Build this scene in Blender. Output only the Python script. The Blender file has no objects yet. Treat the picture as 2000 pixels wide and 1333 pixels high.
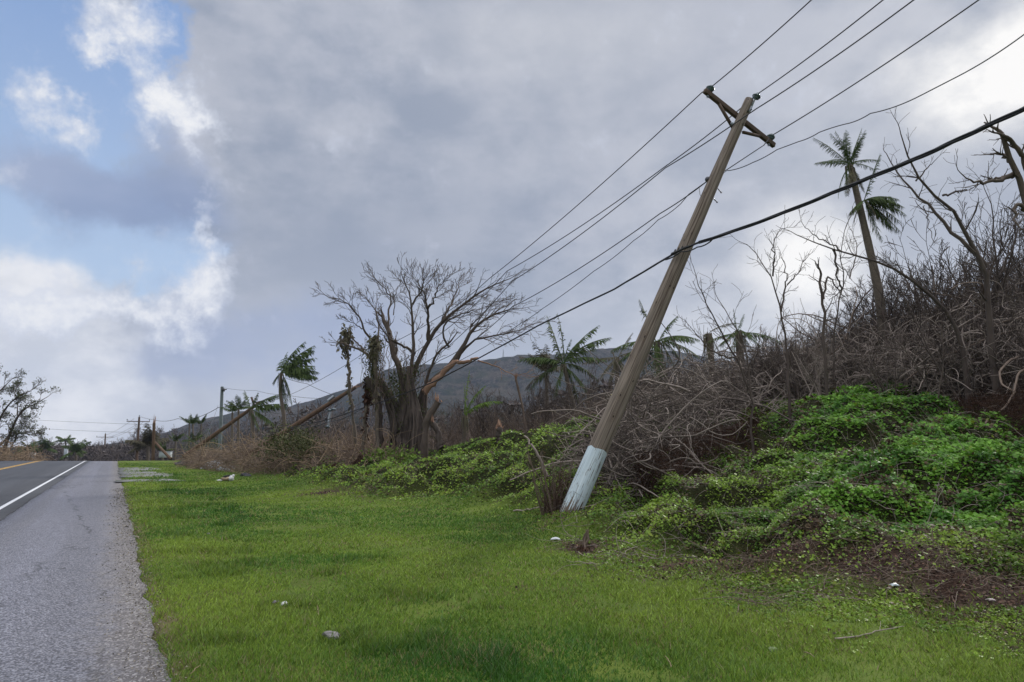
import bpy, math, random
import numpy as np
from mathutils import Vector, Matrix
R = math.radians
rng = np.random.default_rng(7)
random.seed(7)
SC = bpy.context.scene
COL = SC.collection

# ------------------------------------------------------------------ camera
F, CXP, CYP, HOR = 1333.0, 1000.0, 666.5, 870.0
PITCH = math.atan((HOR - CYP) / F)
CAMZ = 1.6
cam_d = bpy.data.cameras.new("camera"); cam = bpy.data.objects.new("camera", cam_d); COL.objects.link(cam)
cam.location = (0, 0, CAMZ); cam.rotation_euler = (R(90) + PITCH, 0, 0)
cam_d.sensor_width = 36; cam_d.lens = 36 * F / 2000; cam_d.clip_start = .05; cam_d.clip_end = 9000
SC.camera = cam
SC.view_settings.view_transform = 'Standard'; SC.view_settings.look = 'None'
SC.view_settings.exposure = 0.0; SC.view_settings.gamma = 1.0
cp, sp = math.cos(PITCH), math.sin(PITCH)
def ray(px, py):
    X, U = px - CXP, CYP - py
    return (X, F * cp - U * sp, F * sp + U * cp)
def at(px, py, Y):
    d = ray(px, py); k = Y / d[1]
    return Vector((d[0] * k, Y, CAMZ + d[2] * k))
def azel(px, py):
    d = Vector(ray(px, py)).normalized()
    return math.degrees(math.atan2(d.x, d.y)), math.degrees(math.asin(d.z))

# ------------------------------------------------------------------ node helpers
class NT:
    def __init__(s, tree): s.t = tree; s.n = tree.nodes; s.l = tree.links
    def node(s, typ, **kw):
        n = s.n.new(typ)
        for k, v in kw.items(): setattr(n, k, v)
        return n
    def put(s, sock, v):
        if hasattr(v, 'is_output') or isinstance(v, bpy.types.NodeSocket): s.l.new(v, sock)
        elif v is not None:
            if isinstance(v, (tuple, list)) and len(v) == 3 and sock.type == 'RGBA': v = (*v, 1)
            sock.default_value = v
    def math(s, op, a, b=None, clamp=False):
        n = s.node('ShaderNodeMath', operation=op, use_clamp=clamp)
        s.put(n.inputs[0], a)
        if b is not None: s.put(n.inputs[1], b)
        return n.outputs[0]
    def vmath(s, op, a, b=None, scale=None):
        n = s.node('ShaderNodeVectorMath', operation=op)
        s.put(n.inputs[0], a)
        if b is not None: s.put(n.inputs[1], b)
        if scale is not None: s.put(n.inputs['Scale'], scale)
        return n.outputs['Value'] if op in ('LENGTH', 'DISTANCE', 'DOT_PRODUCT') else n.outputs['Vector']
    def rng(s, v, a, b, c=0., d=1., smooth=True):
        n = s.node('ShaderNodeMapRange', interpolation_type='SMOOTHSTEP' if smooth else 'LINEAR')
        s.put(n.inputs[0], v)
        for i, x in enumerate((a, b, c, d)): s.put(n.inputs[i + 1], x)
        return n.outputs[0]
    def mix(s, f, a, b, mode='MIX'):
        n = s.node('ShaderNodeMix', data_type='RGBA', blend_type=mode)
        s.put(n.inputs[0], f); s.put(n.inputs[6], a); s.put(n.inputs[7], b)
        return n.outputs[2]
    def noise(s, vec, scale, detail=4, rough=.55, dist=0., col=False):
        n = s.node('ShaderNodeTexNoise')
        s.put(n.inputs['Vector'], vec); n.inputs['Scale'].default_value = scale
        n.inputs['Detail'].default_value = detail; n.inputs['Roughness'].default_value = rough
        n.inputs['Distortion'].default_value = dist
        return n.outputs['Color'] if col else n.outputs['Fac']
    def mapping(s, vec, scale=(1, 1, 1), loc=(0, 0, 0), rot=(0, 0, 0)):
        n = s.node('ShaderNodeMapping'); s.put(n.inputs[0], vec)
        n.inputs[1].default_value = loc; n.inputs[2].default_value = rot; n.inputs[3].default_value = scale
        return n.outputs[0]
    def voro(s, vec, scale, feature='F1'):
        n = s.node('ShaderNodeTexVoronoi', feature=feature); s.put(n.inputs['Vector'], vec); n.inputs['Scale'].default_value = scale
        return n
    def attr(s, name):
        n = s.node('ShaderNodeAttribute'); n.attribute_name = name; return n

# ------------------------------------------------------------------ sky
SUN_AZ, SUN_EL = azel(1900, 110)
world = bpy.data.worlds.new("World"); SC.world = world; world.use_nodes = True
w = NT(world.node_tree); w.n.clear()
out = w.node('ShaderNodeOutputWorld'); bg = w.node('ShaderNodeBackground'); w.l.new(bg.outputs[0], out.inputs[0])
tc = w.node('ShaderNodeTexCoord'); D = tc.outputs['Generated']
sky = w.node('ShaderNodeTexSky', sky_type='NISHITA'); sky.sun_disc = False
sky.sun_elevation = R(SUN_EL); sky.sun_rotation = R(SUN_AZ); sky.air_density = 1.0; sky.dust_density = .6
sep = w.node('ShaderNodeSeparateXYZ'); w.l.new(D, sep.inputs[0])
az = w.math('MULTIPLY', w.math('ARCTAN2', sep.outputs[0], sep.outputs[1]), 57.2958)
el = w.math('MULTIPLY', w.math('ARCSINE', sep.outputs[2]), 57.2958)
cmb = w.node('ShaderNodeCombineXYZ'); w.l.new(az, cmb.inputs[0]); w.l.new(el, cmb.inputs[1])
P0 = cmb.outputs[0]
warp = w.vmath('SUBTRACT', w.noise(D, 5.0, 6, .6, col=True), (.5, .5, .5))
P1 = w.vmath('ADD', P0, w.vmath('SCALE', warp, scale=9.0))
warp2 = w.vmath('SUBTRACT', w.noise(D, 14.0, 8, .62, col=True), (.5, .5, .5))
P2 = w.vmath('ADD', P1, w.vmath('SCALE', warp2, scale=7.5))
def blobs(P, lst):
    tot = None
    for (px, py, rx, ry, a) in lst:
        c = azel(px, py); ex = azel(px + rx, py); ey = azel(px, py - ry)
        sx, sy = 1 / abs(ex[0] - c[0]), 1 / abs(ey[1] - c[1])
        v = w.vmath('MULTIPLY', w.vmath('SUBTRACT', P, (c[0], c[1], 0)), (sx, sy, 0))
        m = w.rng(w.vmath('LENGTH', v), 0.0, 1.6, a, 0.0)
        tot = m if tot is None else w.math('ADD', tot, m)
    return tot
n_big = w.noise(w.mapping(D, (1, 1, 2.0)), 2.6, 5, .55)
n_mid = w.noise(w.mapping(D, (1, 1, 1.6), loc=(3, 1, 2)), 7.0, 7, .6)
n_fine = w.noise(w.mapping(D, loc=(5, 2, 7)), 22.0, 9, .66)
gf = w.math('ADD', w.math('MULTIPLY', n_big, .6), w.math('MULTIPLY', n_mid, .4))
grey = w.mix(w.rng(gf, .42, .59), (.295, .340, .435), (.490, .515, .590))
grey = w.mix(blobs(P1, [(1300, 150, 500, 300, .45), (1050, 30, 350, 120, .4), (1800, 400, 400, 300, .35)]), grey, (.53, .55, .61))
grey = w.mix(blobs(P1, [(820, 460, 330, 150, .5), (620, 560, 260, 120, .3), (480, 130, 90, 60, .3)]), grey, (.300, .342, .435))
low = w.rng(el, 2, 19, 1, 0)
grey = w.mix(w.math('MULTIPLY', low, .7), grey, (.50, .53, .60))
# opening of blue sky
mb = blobs(P2, [(60, 200, 300, 330, 1.1), (200, 470, 210, 120, .9), (-250, 300, 330, 500, 1.1), (335, 60, 60, 90, .75), (330, 480, 60, 70, .5)])
mb = w.rng(w.math('ADD', mb, w.math('MULTIPLY', w.math('SUBTRACT', n_mid, .5), 1.4)), .22, .80)
nish = w.vmath('SCALE', sky.outputs[0], scale=.115)
blue = w.mix(.72, nish, w.mix(w.rng(el, 8, 40), (.50, .64, .86), (.225, .375, .72)))
c = w.mix(mb, grey, blue)
# lilac shaded cloud inside the opening and low bank
md = blobs(P1, [(150, 350, 170, 70, .8), (250, 400, 180, 80, 1.0), (330, 310, 90, 90, .8), (480, 650, 280, 85, .9), (330, 730, 140, 60, .6), (700, 600, 150, 120, .5)])
md = w.rng(w.math('ADD', md, w.math('MULTIPLY', w.math('SUBTRACT', n_mid, .5), 1.7)), .12, 1.15)
c = w.mix(w.math('MULTIPLY', md, .9), c, w.mix(w.rng(n_big, .35, .65), (.245, .315, .49), (.35, .41, .57)))
# bright veil low over the road
mv = blobs(P1, [(20, 640, 240, 150, .9), (180, 790, 200, 80, .9), (60, 560, 140, 60, .5), (-300, 650, 400, 260, 1.0), (60, 640, 160, 90, .5), (220, 800, 230, 70, .4)])
c = w.mix(w.rng(w.math('ADD', mv, w.math('MULTIPLY', w.math('SUBTRACT', n_mid, .5), 1.2)), .2, 1.15), c, w.mix(w.rng(n_mid, .35, .65), (.60, .63, .70), (.86, .865, .89)))
# sunlit cumulus edges
mw = blobs(P2, [(245, 55, 95, 80, 1.0), (215, 115, 60, 30, .6), (115, 228, 95, 55, 1.0), (350, 205, 85, 60, 1.05), (395, 260, 40, 60, .6), (385, 430, 28, 60, .7),
               (390, 540, 75, 60, .9), (250, 600, 190, 55, .85), (60, 590, 150, 45, .7), (120, 300, 50, 30, .5)])
mwf = w.math('ADD', mw, w.math('ADD', w.math('MULTIPLY', w.math('SUBTRACT', n_fine, .5), 1.9), w.math('MULTIPLY', w.math('SUBTRACT', n_mid, .5), 1.7)))
c = w.mix(w.rng(mwf, .12, 1.15), c, w.mix(w.rng(mwf, .5, 1.5), (.66, .70, .80), (.90, .905, .92)))
# sun glare behind the cloud
mg = blobs(P1, [(1945, 150, 190, 120, 1.25), (1570, 520, 120, 95, .72), (1640, 470, 60, 60, .2), (1480, 640, 260, 110, .28), (1900, 80, 420, 330, .16), (1600, 560, 500, 260, .14), (1080, 80, 260, 90, .08)])
mgf = w.math('MULTIPLY', mg, w.rng(n_mid, .15, .7, .45, 1.25))
c = w.mix(w.math('MINIMUM', mgf, 1.0), c, (1.0, .985, .96))
# unseen sky overhead and behind the viewer, brightened to light the ground
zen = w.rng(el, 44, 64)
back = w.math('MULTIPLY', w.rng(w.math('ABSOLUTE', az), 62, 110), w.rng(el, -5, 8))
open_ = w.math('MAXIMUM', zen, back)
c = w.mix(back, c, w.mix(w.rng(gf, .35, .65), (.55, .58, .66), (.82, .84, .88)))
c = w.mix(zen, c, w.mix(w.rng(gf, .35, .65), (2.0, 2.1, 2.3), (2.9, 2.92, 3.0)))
c = w.mix(w.rng(el, -1.5, -.2, 1, 0), c, (.12, .12, .12))
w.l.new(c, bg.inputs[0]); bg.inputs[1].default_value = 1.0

sd = bpy.data.lights.new("sun", 'SUN'); sd.energy = 3.4; sd.angle = R(8); sd.color = (1, .95, .87)
so = bpy.data.objects.new("sun", sd); COL.objects.link(so)
sv = Vector((math.sin(R(SUN_AZ)) * math.cos(R(SUN_EL)), math.cos(R(SUN_AZ)) * math.cos(R(SUN_EL)), math.sin(R(SUN_EL))))
so.rotation_euler = sv.to_track_quat('Z', 'Y').to_euler(); so.location = sv * 50

# ------------------------------------------------------------------ material helpers
def mat(name, fn, rough=.85, spec=.3):
    m = bpy.data.materials.new(name); m.use_nodes = True
    t = NT(m.node_tree); b = t.n['Principled BSDF']
    b.inputs['Roughness'].default_value = rough
    b.inputs['Specular IOR Level'].default_value = spec
    r = fn(t, b)
    if r is not None: t.put(b.inputs['Base Color'], r)
    return m
def bump(t, b, h, strength=.4, dist=.02):
    n = t.node('ShaderNodeBump'); n.inputs['Strength'].default_value = strength; n.inputs['Distance'].default_value = dist
    t.put(n.inputs['Height'], h); t.l.new(n.outputs[0], b.inputs['Normal'])
def OC(t): return t.node('ShaderNodeTexCoord').outputs['Object']
def flat(name, col, rough=.7, var=.25, scale=6, spec=.3, metal=0.):
    def fn(t, b):
        b.inputs['Metallic'].default_value = metal
        n = t.noise(OC(t), scale, 5, .6)
        return t.mix(t.rng(n, .3, .7), tuple(x * (1 - var) for x in col), tuple(min(1, x * (1 + var)) for x in col))
    return mat(name, fn, rough, spec)
def bark(name, c0, c1, scale=8, stretch=.25):
    def fn(t, b):
        o = OC(t); inst = t.node('ShaderNodeObjectInfo').outputs['Random']
        isl = t.node('ShaderNodeNewGeometry').outputs['Random Per Island']
        n = t.noise(t.mapping(o, (1, 1, stretch)), scale, 6, .65)
        f = t.math('ADD', t.math('MULTIPLY', n, .75), t.math('MULTIPLY', isl, .35))
        f = t.math('ADD', f, t.math('MULTIPLY', inst, .12))
        bump(t, b, n, .5, .02)
        return t.mix(t.rng(f, .3, .95, smooth=False), c0, c1)
    return mat(name, fn, .85, .2)

def wood_fn(t, b):
    o = OC(t)
    g1 = t.noise(t.mapping(o, (16, 16, .55)), 1.6, 6, .6, .6)
    g2 = t.noise(t.mapping(o, (70, 70, 1.2)), 1.0, 4, .6)
    big = t.noise(t.mapping(o, (2.2, 2.2, .9)), 1.5, 3, .5)
    so_ = t.node('ShaderNodeSeparateXYZ'); t.l.new(o, so_.inputs[0]); cc_ = t.node('ShaderNodeCombineXYZ'); t.l.new(t.math('MULTIPLY', t.math('ARCTAN2', so_.outputs[1], so_.outputs[0]), .55), cc_.inputs[0]); t.l.new(t.math('MULTIPLY', so_.outputs[2], 1.25), cc_.inputs[1])
    v = t.voro(t.vmath('ADD', cc_.outputs[0], t.vmath('SCALE', t.noise(o, 4, 3, .5, col=True), scale=.06)), 1.0)
    [setattr(n_, 'voronoi_dimensions', '2D') for n_ in t.n if n_.type == 'TEX_VORONOI']
    d = v.outputs['Distance']
    rings = t.math('SINE', t.math('MULTIPLY', d, 95.0))
    knot = t.rng(d, .028, .048, 1, 0)
    halo = t.rng(d, .05, .26, 1, 0)
    f = t.math('ADD', t.math('MULTIPLY', g1, .55), t.math('MULTIPLY', g2, .45))
    c = t.mix(t.rng(f, .34, .66), (.080, .062, .049), (.250, .205, .165))
    c = t.mix(t.rng(big, .35, .65, 0, .38), c, (.175, .150, .122))
    c = t.mix(t.math('MULTIPLY', halo, t.rng(rings, -.6, .9, .05, .42)), c, (.085, .052, .032))
    crack = t.rng(t.noise(t.mapping(o, (30, 30, .35), loc=(2, 2, 2)), 1.2, 3, .5), .575, .61)
    c = t.mix(t.math('MULTIPLY', crack, .75), c, (.05, .032, .022))
    c = t.mix(knot, c, (.022, .014, .010))
    bump(t, b, t.math('SUBTRACT', f, t.math('MULTIPLY', crack, .5)), .55, .012)
    return c
M = {}
M['pole_wood'] = mat('pole_wood', wood_fn, .82, .2)
def paint_fn(t, b):
    o = OC(t)
    g = t.noise(t.mapping(o, (42, 42, 1.6)), 1.0, 5, .7)
    g2 = t.noise(t.mapping(o, (9, 9, 2.2), loc=(4, 1, 0)), 1.5, 6, .7)
    sz = t.node('ShaderNodeSeparateXYZ'); t.l.new(o, sz.inputs[0])
    lowm = t.rng(sz.outputs[2], .0, .38, .15, 0)
    fl = t.rng(t.math('ADD', t.math('ADD', t.math('MULTIPLY', g, .7), t.math('MULTIPLY', g2, .3)), lowm), .565, .60)
    grain = t.noise(t.mapping(o, (60, 60, .8)), 1.0, 4, .6)
    white = t.mix(t.rng(grain, .3, .7), (.36, .44, .48), (.55, .63, .66))
    dirt = t.noise(o, 7, 6, .7)
    white = t.mix(t.rng(dirt, .56, .75, 0, .5), white, (.27, .29, .25))
    c = t.mix(fl, white, (.10, .072, .05))
    bump(t, b, t.math('SUBTRACT', grain, fl), .45, .006)
    return c
M['pole_paint'] = mat('flaking_white_paint', paint_fn, .6, .35)
M['arm_wood'] = bark('crossarm_wood', (.045, .029, .022), (.150, .108, .082), 10, 1)
M['old_pole'] = bark('weathered_brown_pole', (.055, .034, .022), (.17, .108, .070), 5, .2)
M['steel'] = flat('galvanised_steel', (.34, .37, .40), .42, .2, 20, .5, .7)
M['dark_steel'] = flat('dark_steel', (.045, .045, .05), .5, .3, 20, .5, .3)
M['porcelain'] = flat('grey_blue_porcelain', (.062, .092, .105), .18, .15, 30, .7)
M['cable'] = flat('aged_cable', (.016, .016, .019), .55, .3, 9)
M['wire'] = flat('aged_wire', (.045, .045, .05), .5, .3, 9)
M['yellow'] = flat('yellow_tag_plastic', (.62, .52, .03), .4, .1, 9)
M['black'] = flat('black_rubber', (.015, .015, .015), .6, .1, 9)
M['concrete_pole'] = flat('grey_concrete', (.145, .170, .175), .9, .18, 3)
M['dead_wood'] = bark('dead_grey_brown_wood', (.060, .040, .030), (.235, .178, .140), 7)
M['tree_bark'] = bark('pale_brown_bark', (.036, .028, .022), (.165, .128, .104), 4, .4)
M['red_wood'] = bark('torn_reddish_wood', (.16, .085, .055), (.36, .23, .16), 6)
M['dark_backlit_wood'] = bark('dark_backlit_bare_wood', (.022, .017, .015), (.150, .118, .100), 7)  # dark twigs; backlight and thicket shade are also put into this bark colour
M['vine_stem'] = bark('tangled_silver_stem', (.034, .026, .021), (.45, .375, .325), 2.0)
M['straw'] = bark('dry_straw_branch', (.085, .055, .034), (.36, .265, .175), 4)
M['rust_fern'] = bark('dead_red_brown_fern', (.022, .012, .008), (.080, .040, .024), 3)
M['palm_trunk'] = bark('palm_trunk', (.050, .040, .032), (.20, .165, .130), 9, 2.5)
M['far_wood'] = bark('far_bare_wood', (.050, .040, .038), (.145, .118, .108), 3)
def leafy(name, c0, c1, trans=.25, rough=.75):
    def fn(t, b):
        isl = t.node('ShaderNodeNewGeometry').outputs['Random Per Island']
        n = t.noise(OC(t), .8, 3, .5)
        c = t.mix(t.rng(t.math('ADD', t.math('MULTIPLY', isl, .7), t.math('MULTIPLY', n, .4)), .1, .95, smooth=False), c0, c1)
        return c
    return mat(name, fn, rough, .12)
M['palm_green'] = leafy('palm_green', (.030, .050, .016), (.085, .120, .036))
M['palm_brown'] = leafy('palm_brown', (.050, .045, .026), (.135, .120, .075))
M['palm_bright'] = leafy('palm_bright', (.08, .15, .02), (.16, .24, .04))
M['shaggy'] = leafy('hanging_dead_leaf', (.055, .050, .030), (.16, .145, .09))
M['moss'] = leafy('clinging_vine_leaf', (.030, .045, .014), (.10, .105, .040))
def attrmat(name, rough=.5, spec=.35, trans=.0):
    m = bpy.data.materials.new(name); m.use_nodes = True
    t = NT(m.node_tree); b = t.n['Principled BSDF']; o = t.n['Material Output']
    a = t.attr('tint').outputs['Color']
    b.inputs['Roughness'].default_value = rough; b.inputs['Specular IOR Level'].default_value = spec
    t.l.new(a, b.inputs['Base Color'])
    if trans:
        tr = t.node('ShaderNodeBsdfTranslucent'); t.l.new(a, tr.inputs[0])
        mx = t.node('ShaderNodeMixShader'); mx.inputs[0].default_value = trans
        t.l.new(b.outputs[0], mx.inputs[1]); t.l.new(tr.outputs[0], mx.inputs[2]); t.l.new(mx.outputs[0], o.inputs[0])
    return m
M['grass'] = attrmat('grass_blade', .5, .3, .35)
M['leaf'] = attrmat('vine_leaf', .55, .25, .3)
M['litter'] = attrmat('dry_litter', .85, .2)

# ------------------------------------------------------------------ object helpers
def tag(o, label=None, cat=None, group=None, kind=None):
    for k, v in (('label', label), ('category', cat), ('group', group), ('kind', kind)):
        if v: o[k] = v
    return o
def empty(name, loc, label, cat, group=None):
    o = bpy.data.objects.new(name, None); COL.objects.link(o); o.location = loc; o.empty_display_size = .1
    return tag(o, label, cat, group)
def npmesh(name, V, faces, material, smooth=True, tint=None):
    """faces: list of (n,k) int arrays"""
    me = bpy.data.meshes.new(name)
    V = np.asarray(V, np.float32)
    me.vertices.add(len(V)); me.vertices.foreach_set('co', V.ravel())
    loops = np.concatenate([f.ravel() for f in faces]).astype(np.int32)
    tot = np.concatenate([np.full(len(f), f.shape[1], np.int32) for f in faces])
    start = np.concatenate([[0], np.cumsum(tot)[:-1]]).astype(np.int32)
    me.loops.add(len(loops)); me.loops.foreach_set('vertex_index', loops)
    me.polygons.add(len(tot)); me.polygons.foreach_set('loop_start', start)
    try: me.polygons.foreach_set('loop_total', tot)
    except Exception: pass
    me.update(calc_edges=True)
    if smooth: me.polygons.foreach_set('use_smooth', np.ones(len(tot), bool))
    if tint is not None:
        a = me.attributes.new('tint', 'FLOAT_VECTOR', 'FACE'); a.data.foreach_set('vector', np.asarray(tint, np.float32).ravel())
    if material: me.materials.append(material)
    return me
class MB:
    """collects tubes, boxes and strips; built as ONE mesh object"""
    def __init__(s): s.V = []; s.Fq = []; s.Ft = []; s.n = 0; s.lines = {}
    def raw(s, V, quads=None, tris=None):
        V = np.asarray(V, float).reshape(-1, 3)
        if quads is not None and len(quads): s.Fq.append(np.asarray(quads, np.int64) + s.n)
        if tris is not None and len(tris): s.Ft.append(np.asarray(tris, np.int64) + s.n)
        s.V.append(V); s.n += len(V)
    def line(s, pts, rad, sides=5):
        s.lines.setdefault((len(pts), sides), []).append((np.array([tuple(p) for p in pts], float), np.array(rad, float)))
    def batch(s, P, Rr, sides=4):
        N, K, _ = P.shape
        T = np.empty_like(P); T[:, 1:-1] = P[:, 2:] - P[:, :-2]; T[:, 0] = P[:, 1] - P[:, 0]; T[:, -1] = P[:, -1] - P[:, -2]
        T /= np.linalg.norm(T, axis=2, keepdims=True) + 1e-9
        mean = P[:, -1] - P[:, 0]; mean = mean / (np.linalg.norm(mean, axis=1, keepdims=True) + 1e-9)
        ref = np.zeros((N, 3)); k = np.argmin(np.abs(mean), axis=1); ref[np.arange(N), k] = 1
        A = np.cross(T, ref[:, None, :]); A /= np.linalg.norm(A, axis=2, keepdims=True) + 1e-9
        B = np.cross(T, A)
        an = np.arange(sides) * 2 * np.pi / sides
        V = P[:, :, None] + Rr[:, :, None, None] * (A[:, :, None] * np.cos(an)[None, None, :, None] + B[:, :, None] * np.sin(an)[None, None, :, None])
        idx = np.arange(N * K * sides).reshape(N, K, sides)
        a = idx[:, :-1]; b = idx[:, 1:]
        q = np.stack([a, np.roll(a, -1, 2), np.roll(b, -1, 2), b], -1).reshape(-1, 4)
        s.raw(V.reshape(-1, 3), q)
    def cap(s, pts, rad, sides, top=True, bot=False):
        pass
    def box(s, c, ax, hs):
        c = np.array(c, float); ax = [np.array(a, float) / np.linalg.norm(a) for a in ax]
        V = [c + ax[0] * i * hs[0] + ax[1] * j * hs[1] + ax[2] * k * hs[2] for i in (-1, 1) for j in (-1, 1) for k in (-1, 1)]
        s.raw(V, [(0, 1, 3, 2), (4, 6, 7, 5), (0, 4, 5, 1), (2, 3, 7, 6), (0, 2, 6, 4), (1, 5, 7, 3)])
    def lathe(s, p0, axis, prof, sides=16):
        """prof: list of (h, r) along the axis from p0"""
        p0 = Vector(p0); ax = Vector(axis).normalized(); u = ax.orthogonal().normalized(); v = ax.cross(u)
        V = []
        for h, r in prof:
            for k in range(sides):
                a = 2 * math.pi * k / sides
                V.append(tuple(p0 + ax * h + (u * math.cos(a) + v * math.sin(a)) * r))
        q = [(i * sides + k, i * sides + (k + 1) % sides, (i + 1) * sides + (k + 1) % sides, (i + 1) * sides + k) for i in range(len(prof) - 1) for k in range(sides)]
        s.raw(V, q)
    def flush(s):
        for (K, sides), L in s.lines.items():
            s.batch(np.array([l[0] for l in L]), np.array([l[1] for l in L]), sides)
        s.lines = {}
    def mesh(s, name, material, smooth=True, origin=None):
        s.flush()
        V = np.concatenate(s.V)
        if origin is not None: V = V - np.array(tuple(origin))
        fs = []
        if s.Fq: fs.append(np.concatenate(s.Fq))
        if s.Ft: fs.append(np.concatenate(s.Ft))
        return npmesh(name, V, fs, material, smooth)
    def build(s, name, material, parent=None, smooth=True, origin=None):
        if origin is None and parent is not None: origin = parent.location
        me = s.mesh(name, material, smooth, origin)
        o = bpy.data.objects.new(name, me); COL.objects.link(o)
        if parent is not None: o.parent = parent
        elif origin is not None: o.location = origin
        return o
def copy_tree(src, loc, rz, sc, label=None, group=None):
    c = src.copy(); COL.objects.link(c); c.location = loc; c.rotation_euler = (0, 0, rz)
    c.scale = (sc, sc, sc) if not isinstance(sc, tuple) else sc
    if label: c['label'] = label
    if group: c['group'] = group
    for ch in list(src.children):
        d = ch.copy(); COL.objects.link(d); d.parent = c
    return c
# value noise
def vnoise(x, y, seed=0):
    xi = np.floor(x).astype(np.int64); yi = np.floor(y).astype(np.int64); xf = x - xi; yf = y - yi
    def h(a, b):
        n = (a * 374761393 + b * 668265263 + seed * 982451653) & 0xffffffff
        n = ((n ^ (n >> 13)) * 1274126177) & 0xffffffff
        return ((n ^ (n >> 16)) & 0xffff) / 65535.0
    u = xf * xf * (3 - 2 * xf); v = yf * yf * (3 - 2 * yf)
    return (h(xi, yi) * (1 - u) + h(xi + 1, yi) * u) * (1 - v) + (h(xi, yi + 1) * (1 - u) + h(xi + 1, yi + 1) * u) * v
def fbm(x, y, sc, oct=4, seed=0):
    s = 0; a = 1; t = 0
    for i in range(oct):
        s = s + a * vnoise(x * sc * 2 ** i + 17.3 * i, y * sc * 2 ** i + 5.1 * i, seed + i); t += a; a *= .5
    return s / t
def sstep(x, a, b):
    t = np.clip((x - a) / (b - a), 0, 1); return t * t * (3 - 2 * t)

# ------------------------------------------------------------------ terrain
TH = R(30); RD = (-math.sin(TH), math.cos(TH)); RN = (math.cos(TH), math.sin(TH))
def road_t(x, y): return x * RN[0] + y * RN[1]
def base_z(y):
    y = np.asarray(y, float)
    d = np.clip(y - 68, 0, None)
    z = -np.where(d < 40, d * d / 420., 40 * 40 / 420. + (d - 40) * .19)
    return np.maximum(z, -7.0)
cols = {
 400: [(900, 70, None)],
 700: [(978, 20, None), (952, 23, None), (925, 28, None), (905, 33, None), (0, 60, .8), (0, 110, 0)],
 850: [(985, 18.5, None), (945, 21.5, None), (912, 26, None), (898, 30, None), (0, 60, 1.0), (0, 110, 0)],
 950: [(992, 17.3, None), (945, 20, None), (905, 23, None), (880, 25.5, None), (0, 35, 1.3), (0, 60, 1.2), (0, 110, .5)],
 1050: [(1003, 15.2, None), (955, 17.5, None), (908, 20, None), (868, 23, None), (858, 25.5, None), (0, 35, 1.8), (0, 60, 1.6), (0, 110, 1)],
 1150: [(1020, 12.3, None), (960, 15.5, None), (893, 19.5, None), (850, 23, None), (0, 35, 2.1), (0, 60, 2), (0, 110, 2)],
 1300: [(1085, 9.9, None), (1015, 11.7, None), (965, 14, None), (910, 17.5, None), (840, 21.5, None), (0, 27, 2.9), (0, 35, 3.0), (0, 60, 3), (0, 110, 3)],
 1500: [(1135, 8.1, None), (1060, 9.3, None), (985, 12, None), (915, 15, None), (850, 18, None), (790, 21, None), (772, 23.5, None), (0, 35, 3.8), (0, 60, 4), (0, 110, 4)],
 1700: [(1165, 7.3, None), (1062, 8.7, None), (975, 11, None), (895, 14, None), (830, 17, None), (775, 19.7, None), (760, 21.5, None), (0, 35, 4.4), (0, 60, 5), (0, 110, 5)],
 1850: [(1180, 7.0, None), (1075, 8.0, None), (985, 10.2, None), (905, 12.7, None), (845, 15.3, None), (803, 18, None), (775, 20.5, None), (0, 35, 4.6), (0, 60, 5), (0, 110, 5)],
 2000: [(1200, 6.7, None), (1075, 8.0, None), (1000, 9.3, None), (915, 11.8, None), (860, 14, None), (825, 16.5, None), (0, 25, 3.4), (0, 35, 4.4), (0, 60, 5), (0, 110, 5)],
 2500: [(1230, 6.2, None), (1070, 8.0, None), (920, 11.8, None), (850, 15, None), (0, 25, 3.4), (0, 40, 4.4), (0, 60, 5), (0, 110, 5)],
}
ctrl = []
for px, lst in cols.items():
    u0 = (px - 1000) / 1348.
    for py, Y, z in lst:
        if z is None:
            p = at(px, py, Y); ctrl.append((p.x / Y, math.log(Y), p.z))
        else: ctrl.append((u0, math.log(Y), z))
    y0 = lst[0][1]
    for k in (.85, .6, .35, .18): ctrl.append((u0, math.log(y0 * k), 0))
for px in (-200, 50, 250, 400, 520):
    for Y in (3, 8, 16, 30, 50, 75, 110): ctrl.append(((px - 1000) / 1348., math.log(Y), 0.))
ctrl.append(((560 - 1000) / 1348., math.log(42), .3)); ctrl.append(((560 - 1000) / 1348., math.log(60), .3))
CT = np.array(ctrl); SCL = np.array([3.2, 1.0])
def _k(a, b):
    d = np.sqrt((((a[:, None] - b[None]) * SCL) ** 2).sum(-1)); return np.where(d > 0, d ** 2 * np.log(d + 1e-12), 0)
_A = _k(CT[:, :2], CT[:, :2]) + np.eye(len(CT)) * 4e-4
_P = np.c_[np.ones(len(CT)), CT[:, :2]]
_W = np.linalg.solve(np.block([[_A, _P], [_P.T, np.zeros((3, 3))]]), np.r_[CT[:, 2], 0, 0, 0])
def tps(u, l):
    q = np.c_[u.ravel(), l.ravel()]; o = np.empty(len(q))
    for i in range(0, len(q), 20000):
        c = q[i:i + 20000]; o[i:i + 20000] = _k(c, CT[:, :2]) @ _W[:len(CT)] + np.c_[np.ones(len(c)), c] @ _W[len(CT):]
    return o.reshape(u.shape)
_bp = np.array([-200, 380, 430, 500, 545, 600, 700, 850, 950, 1050, 1150, 1300, 1500, 1700, 1850, 2000, 2500], float)
_by = np.array([60, 56, 50, 42, 34, 26, 20.2, 18.6, 17.3, 14.6, 11.4, 9.6, 7.9, 7.2, 7.0, 6.7, 6.2])
def bound(u): return np.interp(u, (_bp - 1000) / 1348., _by)
PFX, PFY, PFZ = at(1120, 1000, 12.9)
def mound(x, y):
    ys = np.maximum(y, .5); u = x / ys
    return sstep(ys / bound(u) + (fbm(x, y, .5, 3, 3) - .5) * .18, .98, 1.16) * (y > .5) * sstep(u, -.42, -.30)
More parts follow.
